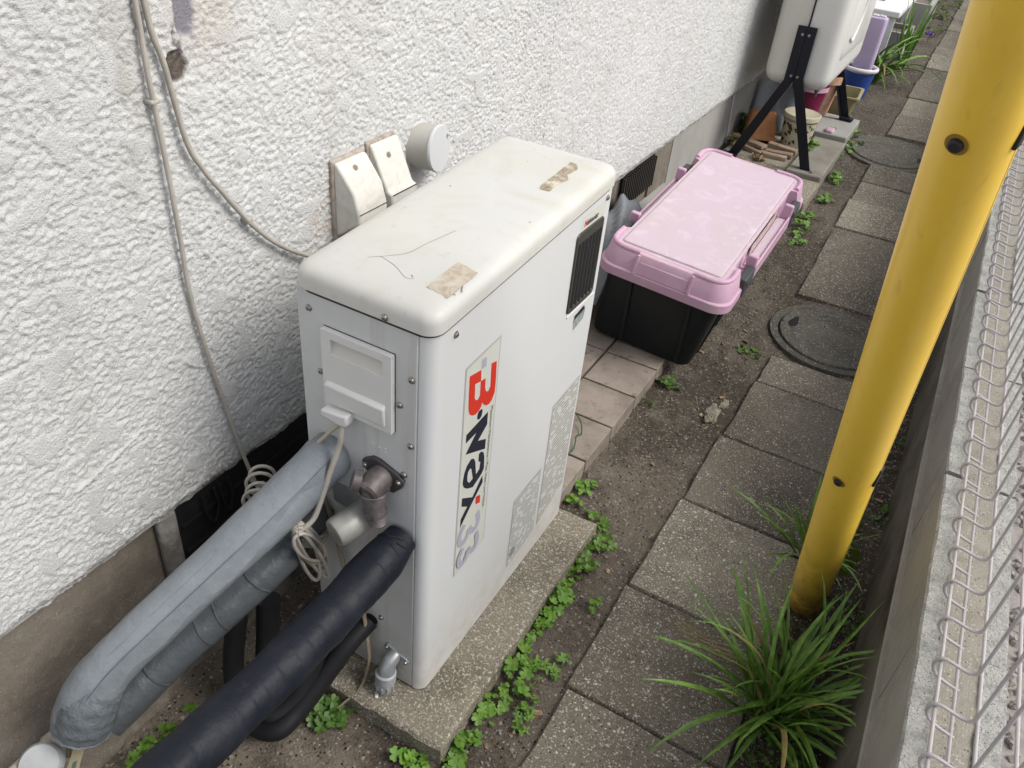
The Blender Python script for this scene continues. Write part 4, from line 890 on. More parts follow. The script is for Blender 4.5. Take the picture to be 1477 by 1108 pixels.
for yy_, dd in ((TY0-.012, -1), (TY1+.012, 1)):
    zf = zg(yy_) + .042
    for s_, xf in ((-1, .060), (1, .372)):
        cxl = TX + s_*.019
        leg = MB(); w = .0185
        leg.prism([(cxl-w, .663), (cxl+w, .663), (cxl+w, .47), (xf+.021, zf+.01), (xf-.021, zf+.01), (cxl-w, .455)], yy_-.002, yy_+.002, lambda a, z, y: (a, y, z))
        e0, e1 = (cxl - s_*w, .46), (xf - s_*.021, zf+.01)
        leg.prism([(e0[0], .66), (e0[0]+s_*.004, .66), (e0[0]+s_*.004, .46), (e1[0]+s_*.004, e1[1]), (e1[0], e1[1]), (e0[0], .46)], yy_-dd*.030, yy_, lambda a, z, y: (a, y, z))
        lg = leg.build('leg', m_legblk, tank, bevel=.0012)
        b = MB(); b.box((xf-.02 if s_ > 0 else xf-.045, yy_-.032, zf), (xf+.045 if s_ > 0 else xf+.02, yy_+.004, zf+.010)); b.build('foot', m_legblk, lg, bevel=.001)
        b = MB(); b.lathe([(.006, 0), (.006, .012), (.003, .016)], (xf+s_*.028, yy_-.014, zf+.009), (0, 0, 1), 8); b.build('anchor_bolt', m_screw, lg)
        for zz in (.632, .475):
            b = MB(); b.lathe([(.0055, 0), (.0055, .005)], (cxl - s_*.006, yy_+dd*.001, zz), (0, dd, 0), 6); b.build('bolt', m_screw, lg)
# tank base slabs
for k, (y0, y1, nm) in enumerate(((2.52, 2.80, 'dark weathered concrete base slab nearest the pink lidded bin'), (2.805, 3.35, 'long pale concrete base slab under the near tank legs'), (3.355, 3.70, 'light grey concrete base block under the far tank legs'))):
    yc = (y0+y1)/2; zb = zg(yc); b = MB()
    x0_ = .02 if k != 1 else .30
    b.box((x0_ if k == 1 else .02, y0, zb-.06), (.452 - .004*k, y1, zb+.042)); o = b.build('base_slab', (m_slab, mat('grey_brown_concrete', (.27, .255, .22), .9, .2, var=((9, (.2, .185, .155), .42, .66), (200, (.33, .315, .28), .55, .7)), bump=((300, .5, .003),)), m_conc_l)[k], None, bevel=.006); tag(o, nm, 'slab')
b = MB(); b.box((.0, 2.81, .0), (.296, 3.35, zg(3.0)+.028)); tag(b.build('base_slab', m_slab, None, bevel=.004), 'low brownish slab under the pots between the tank legs', 'slab')

# pots and odds and ends under the tank
ZP = zg(3.05) + .030
r = empty('ivy_bucket', (.248, 3.165, ZP), 'cream bucket painted with green ivy behind the near tank leg', 'bucket')
b = MB(); b.lathe([(.058, 0), (.060, .004), (.076, .128), (.081, .130), (.082, .150), (.0785, .152), (.070, .1475), (.0, .1445)], (.248, 3.165, ZP), (0, 0, 1), 32, True, False); bk = b.build('bucket', m_cream, r, smooth=40)
for zz in (.124, .1305): 
    b = MB(); R_ = .0765 if zz < .13 else .0822
    b.tube([(.248+R_*math.cos(a), 3.165+R_*math.sin(a), ZP+zz) for a in [k*2*math.pi/32 for k in range(33)]], .0008, 4); b.build('rim_line', m_ivy, bk)
lr = random.Random(5)
for k in range(46):
    a = lr.uniform(-math.pi, .35); zz = lr.uniform(.012, .112); R_ = .0605 + (.076-.060)*zz/.128 + .0006
    c = Vector((.248+R_*math.cos(a), 3.165+R_*math.sin(a), ZP+zz)); tv = Vector((-math.sin(a), math.cos(a), 0)); uz = Vector((.12*math.cos(a), .12*math.sin(a), 1)).normalized(); s_ = lr.uniform(.005, .011); an = lr.uniform(0, 6.3)
    shp = [(0, -1.1), (.9, -.5), (.5, .1), (.55, .8), (0, 1.2), (-.6, .7), (-.5, .05), (-.95, -.5)]
    q = MB(); q.add([c + (tv*(x*math.cos(an)-y*math.sin(an)) + uz*(x*math.sin(an)+y*math.cos(an)))*s_ for x, y in shp], [tuple(range(8))]); q.build('painted_leaf', m_ivy, bk, fix=False)
r = empty('magenta_pot', (.285, 3.40, ZP), 'dark magenta plastic pot half hidden behind the ivy bucket', 'pot')
b = MB(); b.lathe([(.055, 0), (.078, .19), (.084, .192), (.084, .215), (.079, .216), (.075, .196), (0, .19)], (.205, 3.44, ZP), (0, 0, 1), 28, True, False); b.build('pot', m_magenta, r, smooth=40)
b = MB(); b.lathe([(.0855, .194), (.0858, .215)], (.205, 3.44, ZP), (0, 0, 1), 28, False, False); b.build('rim', m_pinklight, r, smooth=40)
b = MB(); b.box((.335, 3.36, ZP), (.375, 3.42, ZP+.05), Matrix.Identity(4)); tag(b.build('plastic_scoop', m_pinklight, None, bevel=.008), 'small pale pink plastic piece beside the magenta pot', 'plastic piece')
r = empty('clay_pot', (.25, 3.62, ZP), 'pale brick coloured clay pot behind the magenta pot', 'pot')
b = MB(); b.lathe([(.05, 0), (.07, .15), (.08, .152), (.08, .185), (.07, .186), (.066, .17), (0, .165)], (.235, 3.66, zg(3.6)+.04), (0, 0, 1), 24, True, False); b.build('pot', mat('pale_clay', (.50, .29, .19), .8, .2, var=((30, (.58, .40, .30), .45, .7),)), r, smooth=40)
# upturned terracotta planter
r = empty('terracotta_planter', (.085, 3.12, ZP), 'upturned terracotta planter box leaning by the near left tank leg', 'planter')
Mp = Matrix.Translation((.088, 3.13, ZP+.004)) @ Matrix.Rotation(.35, 4, 'Z') @ Matrix.Rotation(-.22, 4, 'X')
b = MB(); b.loft([[Mp @ Vector((x, y, z)) for x, y in rring(hx_, hy_, .012, 4)] for hx_, hy_, z in ((.075, .060, 0), (.074, .059, .018), (.069, .055, .020), (.058, .046, .118), (.052, .040, .124))]); b.build('planter', m_terra, r, smooth=35)
b = MB(); b.loft([[Mp @ Vector((x, y, z)) for x, y in rring(.036, .024, .006, 4)] for z in (.1235, .1255)]); b.build('foot_pad', m_terra, r)
# scraps of wood / broken tile
for k, (x, y, z, a, l, w, h, nm) in enumerate(((.215, 2.945, 0, .12, .105, .032, .018, 'flat weathered brick piece lowest in front of the ivy bucket'), (.222, 2.990, .0, .05, .12, .035, .020, 'weathered brick piece second from the ivy bucket'), (.225, 3.035, .012, -.04, .13, .035, .022, 'weathered brick piece against the ivy bucket'), (.115, 2.965, 0, -.3, .10, .045, .018, 'lower broken tile by the near left tank leg'), (.117, 2.99, .019, -.35, .09, .045, .016, 'upper broken tile leaning on the terracotta planter'))):
    b = MB(); b.cbox((x, y, ZP+z+h/2-.004), (l, w, h), Matrix.Rotation(a, 3, 'Z') @ Matrix.Rotation(rng.uniform(-.08, .08), 3, 'Y')); tag(b.build('brick_piece', m_wood, None, bevel=.003), nm, 'brick piece', 'brick scraps under the tank')
P_ = np.zeros((10, 10, 3))
for i in range(10):
    for j in range(10):
        u, v = i/9, j/9; P_[i, j] = (-.005+.21*v, 3.30+.05*u+.14*u*v+.03*math.sin(v*6), ZP + .21*u + .012*math.sin(u*11+v*9) + .01*math.sin(v*19))
o = gridmesh('clear_sheet', P_, m_clear); tag(o, 'cloudy clear plastic sheet propped against the foundation behind the terracotta planter', 'sheet'); o.modifiers.new('s', 'SOLIDIFY').thickness = .002
r = empty('khaki_tray', (.34, 3.92, zg(3.9)), 'khaki plastic planter tray standing behind the far tank leg', 'tray')
Mt = Matrix.Translation((.258, 3.86, zg(3.86)+.01)) @ Matrix.Rotation(.06, 4, 'Z')
b = MB()
b.loft([[Mt @ Vector((x, y, z)) for x, y in rring(hx_, hy_, .02, 4)] for hx_, hy_, z in ((.115, .10, 0), (.13, .115, .085), (.14, .125, .087), (.14, .125, .095), (.126, .111, .095), (.118, .102, .04))]); b.build('tray', m_khaki, r, smooth=35)

# ------------------------------------------------------------------ lilac canister in a blue bucket, bench and blocks behind
zb = zg(4.15)
r = empty('blue_bucket', (.32, 4.16, zb), 'blue bucket with white rim behind the oil tank', 'bucket')
b = MB(); b.lathe([(.062, 0), (.080, .135), (.078, .135), (.060, .01), (0, .01)], (.320, 4.16, zb), (0, 0, 1), 28, True, False); b.build('bucket', m_blue, r, smooth=40)
b = MB(); b.tube([(.320+.084*math.cos(a), 4.16+.084*math.sin(a), zb+.150) for a in [k*2*math.pi/32 for k in range(33)]], .009, 8, False, 1.3); b.build('rim', m_white, r, smooth=60)
b = MB(); b.tube(catmull([(.245, 4.14, zb+.155), (.232, 4.10, zb+.20), (.25, 4.085, zb+.19)], 5), .006, 8); b.build('handle', m_white, r, smooth=60)
r = empty('lilac_canister', (.322, 4.17, zb+.02), 'lilac plastic canister standing in the blue bucket', 'canister')
b = MB(); b.loft([[(x, y, zb+z) for x, y in rring(hx_, hy_, .018, 5, (.322, 4.18))] for hx_, hy_, z in ((.046, .035, .015), (.049, .038, .03), (.053, .042, .385), (.050, .039, .398), (.042, .031, .402))]); cn = b.build('canister', m_lilac, r, smooth=40)
for dx_ in (-.012, .022):
    b = MB(); b.tube([(.322+dx_+.014*math.cos(a), 4.17+.012*math.sin(a), zb+.408) for a in [k*2*math.pi/16 for k in range(17)]], .004, 6, False); b.build('cap_ring', m_white, cn, smooth=60)
r = empty('white_bench', (.25, 5.2, zg(5.2)), 'low white slatted bench behind the lilac canister', 'bench')
zt = zg(5.2)+.27
b = MB(); b.box((.02, 4.72, zt), (.375, 5.55, zt+.035)); tp = b.build('bench_top', m_white, r, bevel=.006)
for k in range(4):
    b = MB(); b.box((.10, 5.02+k*.07, zt+.0352), (.24, 5.05+k*.07, zt+.0365)); b.build('slot', m_black, tp)
for x, y in ((.05, 4.76), (.34, 4.76), (.05, 5.51), (.34, 5.51)):
    b = MB(); b.box((x-.015, y-.015, zg(y)-.02), (x+.015, y+.015, zt)); b.build('leg', m_white, r)
for k, (x0_, x1_, y0_, y1_, hh, nm) in enumerate(((.10, .43, 5.02, 5.36, .16, 'near pale concrete planter block beneath the white bench'), (.14, .455, 5.95, 6.4, .16, 'farther pale concrete planter block with sunken top'), (.05, .46, 7.2, 7.7, .2, 'farthest grey concrete block beside the path end'))):
    zb2 = zg(y0_); r = empty('planter_block', ((x0_+x1_)/2, (y0_+y1_)/2, zb2), nm, 'planter block', 'concrete blocks along the house')
    ol = rring((x1_-x0_)/2, (y1_-y0_)/2, .012, 3, ((x0_+x1_)/2, (y0_+y1_)/2)); il = rring((x1_-x0_)/2-.03, (y1_-y0_)/2-.03, .01, 3, ((x0_+x1_)/2, (y0_+y1_)/2))
    b = MB(); b.loft([[(x, y, zb2-.05) for x, y in ol], [(x, y, zb2+hh) for x, y in ol], [(x, y, zb2+hh) for x, y in il], [(x, y, zb2+hh-.04) for x, y in il]]); b.build('block', m_conc_l, r, smooth=30)
    b = MB(); b.add([(x, y, zb2+hh-.03) for x, y in il], [tuple(range(len(il)))]); b.build('fill', m_conc, r)

# ------------------------------------------------------------------ manhole covers
def manhole(cx, cy, R, label):
    z = zg(cy) + .002
    r = empty('manhole_cover', (cx, cy, z), label, 'manhole cover', 'round concrete manhole covers in the path'); local(r)
    r.rotation_euler = (math.atan(.05) if cy > 1.75 else .02, 0, .3)
    b = MB(); b.lathe([(R+.006, -.05), (R, .003), (R-.004, .0036), (R*.885, .0038), (R*.875, .001)], (0, 0, 0), (0, 0, 1), 64, False, False); b.build('frame', m_manhole, r, smooth=40)
    b = MB(); prof = [(R*.855, -.03), (R*.855, .004), (R*.84, .0075)]
    for k in range(5):
        q0 = R*(.70-.13*k); prof += [(q0+.004, .0078), (q0, .0070), (q0-.004, .0078)]
    prof += [(.012, .0082), (.0, .0082)]
    b.lathe(prof, (0, 0, 0), (0, 0, 1), 64, False, False); ld = b.build('cover', m_manhole, r, smooth=40)
    b = MB(); b.lathe([(R*.878, .0005), (R*.852, .0005)], (0, 0, 0), (0, 0, 1), 64, False, False); b.build('gap', m_black, r)
    for a in (2.75, -.45):
        c = Vector((R*.66*math.cos(a), R*.66*math.sin(a), .0086)); q = MB(); M3 = Matrix.Rotation(a, 3, 'Z')
        q.add([c + M3 @ Vector((x*.013, y*.036, 0)) for x, y in [(math.cos(t)*(1+.25*math.sin(3*t)), math.sin(t)) for t in [k*2*math.pi/18 for k in range(18)]]], [tuple(range(18))]); q.build('lift_slot', m_black, ld, fix=False)
manhole(.752, 1.712, .196, 'nearer round concrete manhole cover beside the yellow pole')
manhole(.640, 3.43, .205, 'farther round concrete manhole cover higher up the path')

# ------------------------------------------------------------------ yellow guy-wire guard
D = .0695; ax = Vector((-.0612, -.4345, 1)).normalized(); B0 = Vector((.9162, .618, 0.0)) - ax*.05
g1 = Vector((0, 0, 1)).cross(ax)
v_cam = (Vector(cam.location) - B0); v_cam = (v_cam - ax*v_cam.dot(ax)).normalized(); side = ax.cross(v_cam)
if side.x < 0: side = -side
def gp(a, h, r=D/2): return B0 + ax*h + (v_cam*math.cos(a) + side*math.sin(a))*r
guard = empty('guy_wire_guard', B0 + ax*.05, 'leaning yellow plastic tube guard with black studs rising beside the block wall', 'pole guard')
SL = math.radians(84)      # angle of the slit, on the right
b = MB(); nseg = 48; Lh = 2.2
angs = [SL + .05 + (2*math.pi-.06)*k/nseg for k in range(nseg+1)]
rings = []
for h in np.linspace(0, Lh, 12): rings.append([gp(a, h, D/2*(1 + .012*((a-SL)/(2*math.pi)))) for a in angs] + [gp(a, h, D/2-.0035) for a in reversed(angs)])
b.loft(rings); b.build('tube', m_yellow, guard, smooth=40)
b = MB(); b.loft([[gp(SL + s_, h, r_) for s_, r_ in ((-.03, D/2+.0010), (.09, D/2+.0016), (.09, D/2+.0004), (-.03, D/2+.0002))] for h in np.linspace(.1, Lh, 6)]); b.build('edge_strip', m_yellow, guard, bevel=.0005)
for hh, aa in ((.628, -.36), (1.243, -.30)):
    c = gp(aa, hh, D/2-.002); nv = (gp(aa, hh, 1) - gp(aa, hh, 0)).normalized()
    b = MB(); b.lathe([(.0062, 0), (.0068, .002), (.0062, .0062), (.0045, .0074), (.0, .0074)], c, nv, 20, True, False); sd_ = b.build('stud', m_rubber, guard, smooth=35)
    b = MB(); b.lathe([(.0105, .0022), (.0100, .0026), (.0065, .0026)], c, nv, 24, False, False); b.build('stud_ring', mat('grimy_yellow', (.27, .16, .02), .6), sd_)
    c2 = gp(SL-.12, hh-.005, D/2+.001); n2_ = (gp(SL-.12, hh, 1)-gp(SL-.12, hh, 0)).normalized()
    t2_ = ax.cross(n2_); M3 = Matrix((t2_, ax, n2_)).transposed()
    b = MB(); b.cbox(c2 + ax*.010 + t2_*.003, (.016, .034, .004), M3 @ Matrix.Rotation(-.35, 3, 'Z')); b.build('clasp', m_rubber, guard, bevel=.0015)
b = MB(); b.tube([B0 + ax*h for h in np.linspace(-.05, 3.2, 6)], .005, 8); b.build('guy_wire', m_galv, guard)
# grime near the ground and mark
gmz = mat('soil_splash', (.30, .18, .03), .7)

# ------------------------------------------------------------------ block wall and neighbour's gravel
WX = 1.040
bw = empty('block_wall', (1.09, 1, 0), 'grey concrete block wall with rough pale top under the wire fence', 'block wall')
def skew(y): return -.012*(y-.3)/1.7      # the wall is not quite parallel to the house
b = MB(); ysk = [-1.2, 1.0, 3.0, 6.0, 10.0]
b.loft([[(1.030+skew(y), y, -.15), (1.20+skew(y), y, -.15), (1.20+skew(y), y, .228 + zg(y)*.6), (1.0315+skew(y), y, .228 + zg(y)*.6)] for y in ysk]); b.build('footing', m_footing, bw)
b = MB(); b.loft([[(1.0312+skew(y), y, .2283+zg(y)*.6), (1.0425+skew(y), y, .2283+zg(y)*.6), (1.0425+skew(y), y, .2345+zg(y)*.6), (1.0335+skew(y), y, .2345+zg(y)*.6)] for y in ysk]); b.build('footing_lip', m_block, bw)
yj = [-.94 + .4*k for k in range(27)]
for k, (y0, y1) in enumerate(zip(yj[:-1], yj[1:])):
    rr_ = random.Random(k+40); y0 += .003; y1 -= .003; nn_ = 9; zt0 = .398 + rr_.uniform(-.004, .004)
    zb0 = lambda y: .2346 + zg(y)*.6
    b = MB(); R0 = []
    for i in range(nn_+1):
        y = y0 + (y1-y0)*i/nn_; s_ = skew(y); e = rr_.uniform(-.0018, .0018); ez_ = rr_.uniform(-.002, .002); up_ = zg(y)*.6
        R0.append([(WX+s_, y, zb0(y)), (WX+s_+e*.5, y, zt0-.004+ez_+up_), (WX+.003+s_+e, y, zt0+ez_+up_), (WX+.0275+s_+e, y, zt0+ez_*.6+up_), (WX+.030+s_, y, zt0-.008+up_), (WX+.030+s_, y, zb0(y))])
    b.loft(R0); o = b.build('block', m_block, bw, smooth=30)
    o.data.materials.append(m_blocktop)
    for p in o.data.polygons:
        if p.normal.z > .35: p.material_index = 1
    b = MB(); R0 = []
    for i in range(nn_+1):
        y = y0 + (y1-y0)*i/nn_; s_ = skew(y); up_ = zg(y)*.6; e = rr_.uniform(-.002, .002)
        R0.append([(WX+.082+s_+e, y, zb0(y)), (WX+.082+s_+e, y, zt0-.002+up_), (WX+.113+s_+e, y, zt0-.002+up_+e), (WX+.113+s_, y, zb0(y))])
    b.loft(R0); b.build('block', m_blocktop, bw, smooth=30)
yym = np.arange(-1.2, 4., .012); xm = np.linspace(.027, .0845, 8); Ym, Xm = np.meshgrid(yym, xm)
gridmesh('mortar_fill', np.stack([WX+Xm-.012*(Ym-.3)/1.7, Ym, .3935 + zgn(Ym)*.6 + .0022*fbm(Ym*40, Xm*40, 131, 3)], -1), m_mortar, bw)
lot = MB(); lot.add([(WX+.11, -3, .372), (12, -3, .372), (12, 1.5, .372), (WX+.09, 1.5, .372), (12, 12, .68), (WX+.02, 12, .68)], [(0, 1, 2, 3), (3, 2, 4, 5)])
tag(lot.build('gravel_lot', m_gravel, None, fix=False), kind='structure')
gm = MB()
for k in range(2600):
    y = -.4 + 2.6*rng.random(); x = WX + .118 + .5*rng.random()**1.4; s = rng.uniform(.004, .0085)
    R = Euler((rng.random()*6, rng.random()*6, rng.random()*6)).to_matrix()
    gm.add([R @ Vector((a*s*rng.uniform(.6, 1.3), b_*s*rng.uniform(.6, 1.3), c*s)) + Vector((x, y, .372 + zg(y)*.5 + rng.uniform(-.002, .005))) for a, b_, c in icov], icof)
tag(gm.build('gravel', m_gravel, None, fix=False), 'pale crushed gravel lying beyond the wire fence', 'gravel', kind='stuff')

# ------------------------------------------------------------------ wire fence
FX = 1.100
fence = empty('wire_fence', (FX, 1, .42), 'pale wire mesh fence with curled bottom edge standing on the block wall', 'fence')
def fz(y): return zg(y)*.6
wr = .00235
FE = 4.4
def rodline(dx_, z): 
    q = MB(); q.tube([(FX+dx_+skew(y), y, z+fz(y)) for y in (-1.0, 0, 1.5, 3, FE)], wr, 8); return q
for dx_, z in ((-.0440, .4535), (-.0135, .4180), (0, .4475), (0, .557), (0, .668), (0, .78), (0, .89), (0, 1.0), (0, 1.11), (0, 1.2)):
    rodline(dx_ + (.0052 if dx_ == 0 else 0), z).build('horizontal_rod', m_wire, fence, smooth=60)
cp = [(-.0052, 1.22), (-.0052, .80), (-.0052, .50), (-.0045, .470), (-.007, .4575), (-.016, .4545), (-.030, .4575), (-.042, .4600), (-.0495, .4575), (-.0525, .4480), (-.0495, .4365), (-.041, .4270), (-.028, .4215), (-.0125, .4175)]
wme = None
k = 0; y = -.98 + .0
ywires = [.0935 + .0742*i for i in range(-14, 58)]
for y in ywires:
    if wme is None:
        q = MB(); q.tube([(p.x+.0026, 0, p.z) for p in catmull([(a, 0, z) for a, z in cp], 3)], wr, 8); o = q.build('vertical_wire', m_wire, None, smooth=60); wme = o.data; o.parent = fence
    else: o = lnk('vertical_wire', wme, fence)
    o.location = Vector((FX+skew(y), y, fz(y))) - Vector(fence.location)

# ------------------------------------------------------------------ plants
def blade_mesh(L, w, lift, droop, seg=7, fold=.28):
    """a strap leaf in the XZ plane, root at the origin, growing towards +X"""
    pts = []; p = Vector((0, 0, 0)); a = lift
    for i in range(seg+1):
        t = i/seg; ww = w*(.55 + 1.1*t if t < .35 else (1.0*(1-((t-.35)/.65)**2.2) + .02))
        pts.append((p.copy(), ww, a)); p = p + Vector((math.cos(a), 0, math.sin(a)))*L/seg; a -= droop/seg*(.5 + 1.2*t)
    q = MB(); vs_ = []
    for p, ww, a in pts:
        up = Vector((-math.sin(a), 0, math.cos(a)))
        vs_ += [p + Vector((0, -ww/2, 0)) + up*ww*fold, p, p + Vector((0, ww/2, 0)) + up*ww*fold]
    fs = []
    for i in range(seg):
        for j in range(2): fs.append((3*i+j, 3*i+j+1, 3*i+j+4, 3*i+j+3))
    q.add(vs_, fs); return q
def strap_clump(name, c, n, Lr, wr_, liftr, droopr, label, seed, az=None, yellow=.05, spread=.025, group=None, spl=True):
    r_ = random.Random(seed); root = empty(name, c, label, 'plant', group); meshes = []
    for k in range(14):
        q = blade_mesh(1.0, 1.0, 0, 0) if False else None
    for k in range(n):
        L = r_.uniform(*Lr); w = r_.uniform(*wr_); lf = math.radians(r_.uniform(*liftr)); dp = math.radians(r_.uniform(*droopr))
        q = blade_mesh(L, w, lf, dp); m = m_liri_y if r_.random() < yellow else m_liri
        me = bpy.data.meshes.new('leaf_blade'); me.from_pydata(q.v, [], q.f); me.update(); me.materials.append(m)
        for p in me.polygons: p.use_smooth = True
        o = lnk('leaf_blade', me, root); a = r_.uniform(0, 2*math.pi) if az is None else math.radians(r_.gauss(*az) if r_.random() < .7 else r_.uniform(0, 360))
        o.rotation_euler = (r_.uniform(-.35, .35), 0, a); o.location = (r_.uniform(-spread, spread), r_.uniform(-spread, spread), -.005)
    return root
strap_clump('strap_leaf_plant', (.918, .325, .0), 112, (.15, .32), (.0066, .0108), (32, 87), (15, 105), 'large clump of arching dark green strap leaves at the foot of the yellow guard', 3, spread=.034)
strap_clump('strap_leaf_plant', (.895, .735, .0), 30, (.13, .25), (.006, .010), (45, 85), (15, 80), 'small strap leaf clump growing behind the yellow guard', 8, spread=.02)
strap_clump('strap_leaf_plant', (.345, 4.50, zg(4.5)), 60, (.25, .50), (.010, .017), (40, 80), (60, 140), 'drooping strap leaf clump beside the blue bucket', 12, spread=.05)
strap_clump('iris_plant', (.455, 4.86, zg(4.86)), 16, (.26, .46), (.014, .022), (70, 88), (2, 22), 'upright sword leaved plant beside the concrete block', 15, spread=.03, yellow=0)
# dry stalks trailing over the pavers
q = MB()
for k in range(5): q.tube(catmull([(.905, .335, .02), (.86 - .01*k, .33+.01*k, .075), (.80-.008*k, .335+.012*k, .072 - .006*k), (.745-.012*k, .345+.015*k, .050-.004*k)], 5), .0012, 5)
tag(q.build('dry_stalks', m_liri_y, None, smooth=60), 'yellowed dry leaves trailing over the pavers from the large clump', 'dry leaves')

def leaflet(s, kind):
    if kind == 'clover': return [(0, 0, 0), (.42*s, .28*s, .06*s), (.62*s, .70*s, .10*s), (.34*s, 1.0*s, .05*s), (0, .86*s, -.03*s), (-.34*s, 1.0*s, .05*s), (-.62*s, .70*s, .10*s), (-.42*s, .28*s, .06*s)]
    return [(0, 0, 0), (.18*s, .3*s, .05*s), (.42*s, .42*s, .08*s), (.22*s, .7*s, .04*s), (.36*s, 1.05*s, .05*s), (0, 1.5*s, -.05*s), (-.36*s, 1.05*s, .05*s), (-.22*s, .7*s, .04*s), (-.42*s, .42*s, .08*s), (-.18*s, .3*s, .05*s)]
def weed_into(q, st, c, n, sx, sy, size, r_, hmax=.03, kind='clover', nl=3, slope=None):
    for k in range(int(n*1.8)):
        rr_ = math.sqrt(r_.random()); a = r_.uniform(0, 6.283); x = c[0] + sx*rr_*math.cos(a); y = c[1] + sy*rr_*math.sin(a)
        z0 = c[2] if len(c) > 2 else float(soil_height(np.array([x]), np.array([y]))[0])
        h = hmax*(.35 + .65*r_.random())*(1-.5*rr_); top = Vector((x + r_.uniform(-.008, .008), y + r_.uniform(-.008, .008), z0+h))
        s = size*(.55 + 1.0*r_.random()**1.6); T = Matrix.Rotation(r_.uniform(0, 6.28), 3, 'Z'); ti = Euler((r_.uniform(-.5, .5), r_.uniform(-.35, .6), 0)).to_matrix()
        for j in range(nl):
            R = ti @ T @ Matrix.Rotation(j*2*math.pi/nl, 3, 'Z') @ Matrix.Rotation(r_.uniform(-.25, .3), 3, 'X')
            lf = leaflet(s, kind); q.add([top + R @ Vector(p) for p in lf], [(0, 1, 2, 3, 4), (0, 4, 5, 6, 7)] if kind == 'clover' else [(0, 1, 2, 3, 4, 5), (0, 5, 6, 7, 8, 9)])
        st.tube([(x, y, z0-.003), ((x+top.x)/2, (y+top.y)/2, z0+h*.6), top], .0006, 4, False)
def weed(name, specs, label, seed, m=None, cat='weed', group='clover weeds along the path'):
    r_ = random.Random(seed); q = MB(); s_ = MB()
    for sp in specs: weed_into(q, s_, *sp[:5], r_, *sp[5:])
    c = specs[0][0]; root = empty(name, (c[0], c[1], c[2] if len(c) > 2 else zg(c[1])), label, cat, group)
    q.build('leaves', m or m_clover, root, fix=False)['kind'] = 'stuff'; s_.build('stems', m_stem, root, fix=False)['kind'] = 'stuff'; return root
C = .0092
weed('clover_weed', [((.487, .445), 16, .022, .05, C, .035), ((.495, .52), 12, .02, .03, C*.9, .03), ((.455, .575), 10, .03, .02, C*.9, .03)], 'bright clover clump hugging the far corner of the heater slab', 1)
weed('clover_weed', [((.490, .345), 22, .018, .045, C, .040), ((.486, .27), 12, .012, .05, C, .03), ((.484, .21), 8, .010, .04, C*.9, .025)], 'tall clover clump halfway along the front edge of the heater slab', 2)
weed('clover_weed', [((.505, .135), 18, .025, .055, C, .04), ((.53, .165), 8, .03, .03, C*.8, .03, 'dandelion', 4), ((.492, .07), 12, .012, .05, C, .03), ((.545, .10), 6, .02, .04, C*.7, .02)], 'mixed clover and dandelion clump beside the nearer half of the slab', 3)
weed('clover_weed', [((.488, -.02), 13, .012, .035, C, .03), ((.492, -.055), 6, .012, .02, C*1.1, .025)], 'clover tuft beside the near right corner of the slab', 4)
weed('clover_weed', [((.42, -.088), 9, .05, .014, C*1.0, .022)], 'low clover tuft in front of the near edge of the slab', 5)
weed('clover_weed', [((.262, -.098), 14, .05, .025, C*1.15, .03)], 'clover clump under the drain tap at the slab corner', 6, m_clover_dk)
weed('clover_weed', [((.09, -.30), 24, .035, .10, C, .045)], 'clover growing in the gap behind the black taped pipe', 7)
weed('clover_weed', [((.408, 1.175), 13, .035, .022, C*1.05, .028), ((.385, 1.06), 4, .02, .02, C*.7, .02)], 'dark clover clump under the near corner of the bin', 8, m_clover_dk)
weed('clover_weed', [((.392, .66), 10, .020, .035, C*1.1, .032), ((.388, .60), 7, .018, .02, C, .028)], 'clover clump at the foot of the tiled step', 9)
weed('clover_weed', [((.55, 1.49), 22, .035, .035, C*.6, .018)], 'tiny clover patch beside the nearer manhole', 10)
weed('clover_weed', [((.475, 2.44), 22, .030, .13, C*1.25, .04), ((.50, 2.27), 8, .02, .04, C, .03)], 'clover clump beside the corner of the dark base slab', 11)
weed('clover_weed', [((.500, 2.72), 12, .03, .06, C*1.3, .035)], 'lone clover tuft between the bin and the path pavers', 12)
weed('clover_weed', [((.485, 2.98), 12, .03, .06, C*1.3, .035)], 'lone clover tuft nearer the farther manhole', 13)
weed('clover_weed', [((.46, 3.42), 40, .05, .22, C*.8, .02)], 'yellowish ground weeds beside the farther manhole', 14)
weed('clover_weed', [((.325, 3.17, ZP), 22, .02, .09, C*1.2, .045), ((.36, 3.45, ZP), 10, .02, .04, C*1.2, .05)], 'clover row beside the ivy bucket', 15)
weed('leafy_weed', [((.01, 3.20, ZP), 22, .03, .06, C*2.0, .09)], 'dark round leaved plant against the foundation beside the terracotta planter', 16, m_clover_dk)
weed('clover_weed', [((.552, .20), 7, .012, .03, C*.7, .02), ((.556, .36), 7, .01, .03, C*.7, .02), ((.545, .07), 5, .02, .02, C*.8, .02, 'dandelion', 4)], 'sparse tiny weeds along the left edge of the near pavers', 17)
weed('dry_weed', [((.03, 3.0, ZP), 20, .05, .05, C*1.2, .05, 'dandelion', 5)], 'dried straw coloured plant by the near left tank leg', 18, m_dryplant)
weed('dry_weed', [((.16, 2.87, ZP-.01), 10, .03, .02, C*1.2, .03, 'dandelion', 4)], 'orange withered sprig just behind the pink lid', 19, m_dry)
r_ = random.Random(77); q = MB(); s_ = MB()
for k in range(46):
    c = (r_.uniform(.915, 1.018), r_.choice((r_.uniform(.16, .42), r_.uniform(.42, 1.6)))); weed_into(q, s_, c, 5, .02, .03, C*.62, r_, .022)
gc = empty('ground_cover', (.96, .5, 0)); tag(gc, 'small clover ground cover on the dark soil strip by the block wall', 'ground cover', kind='stuff')
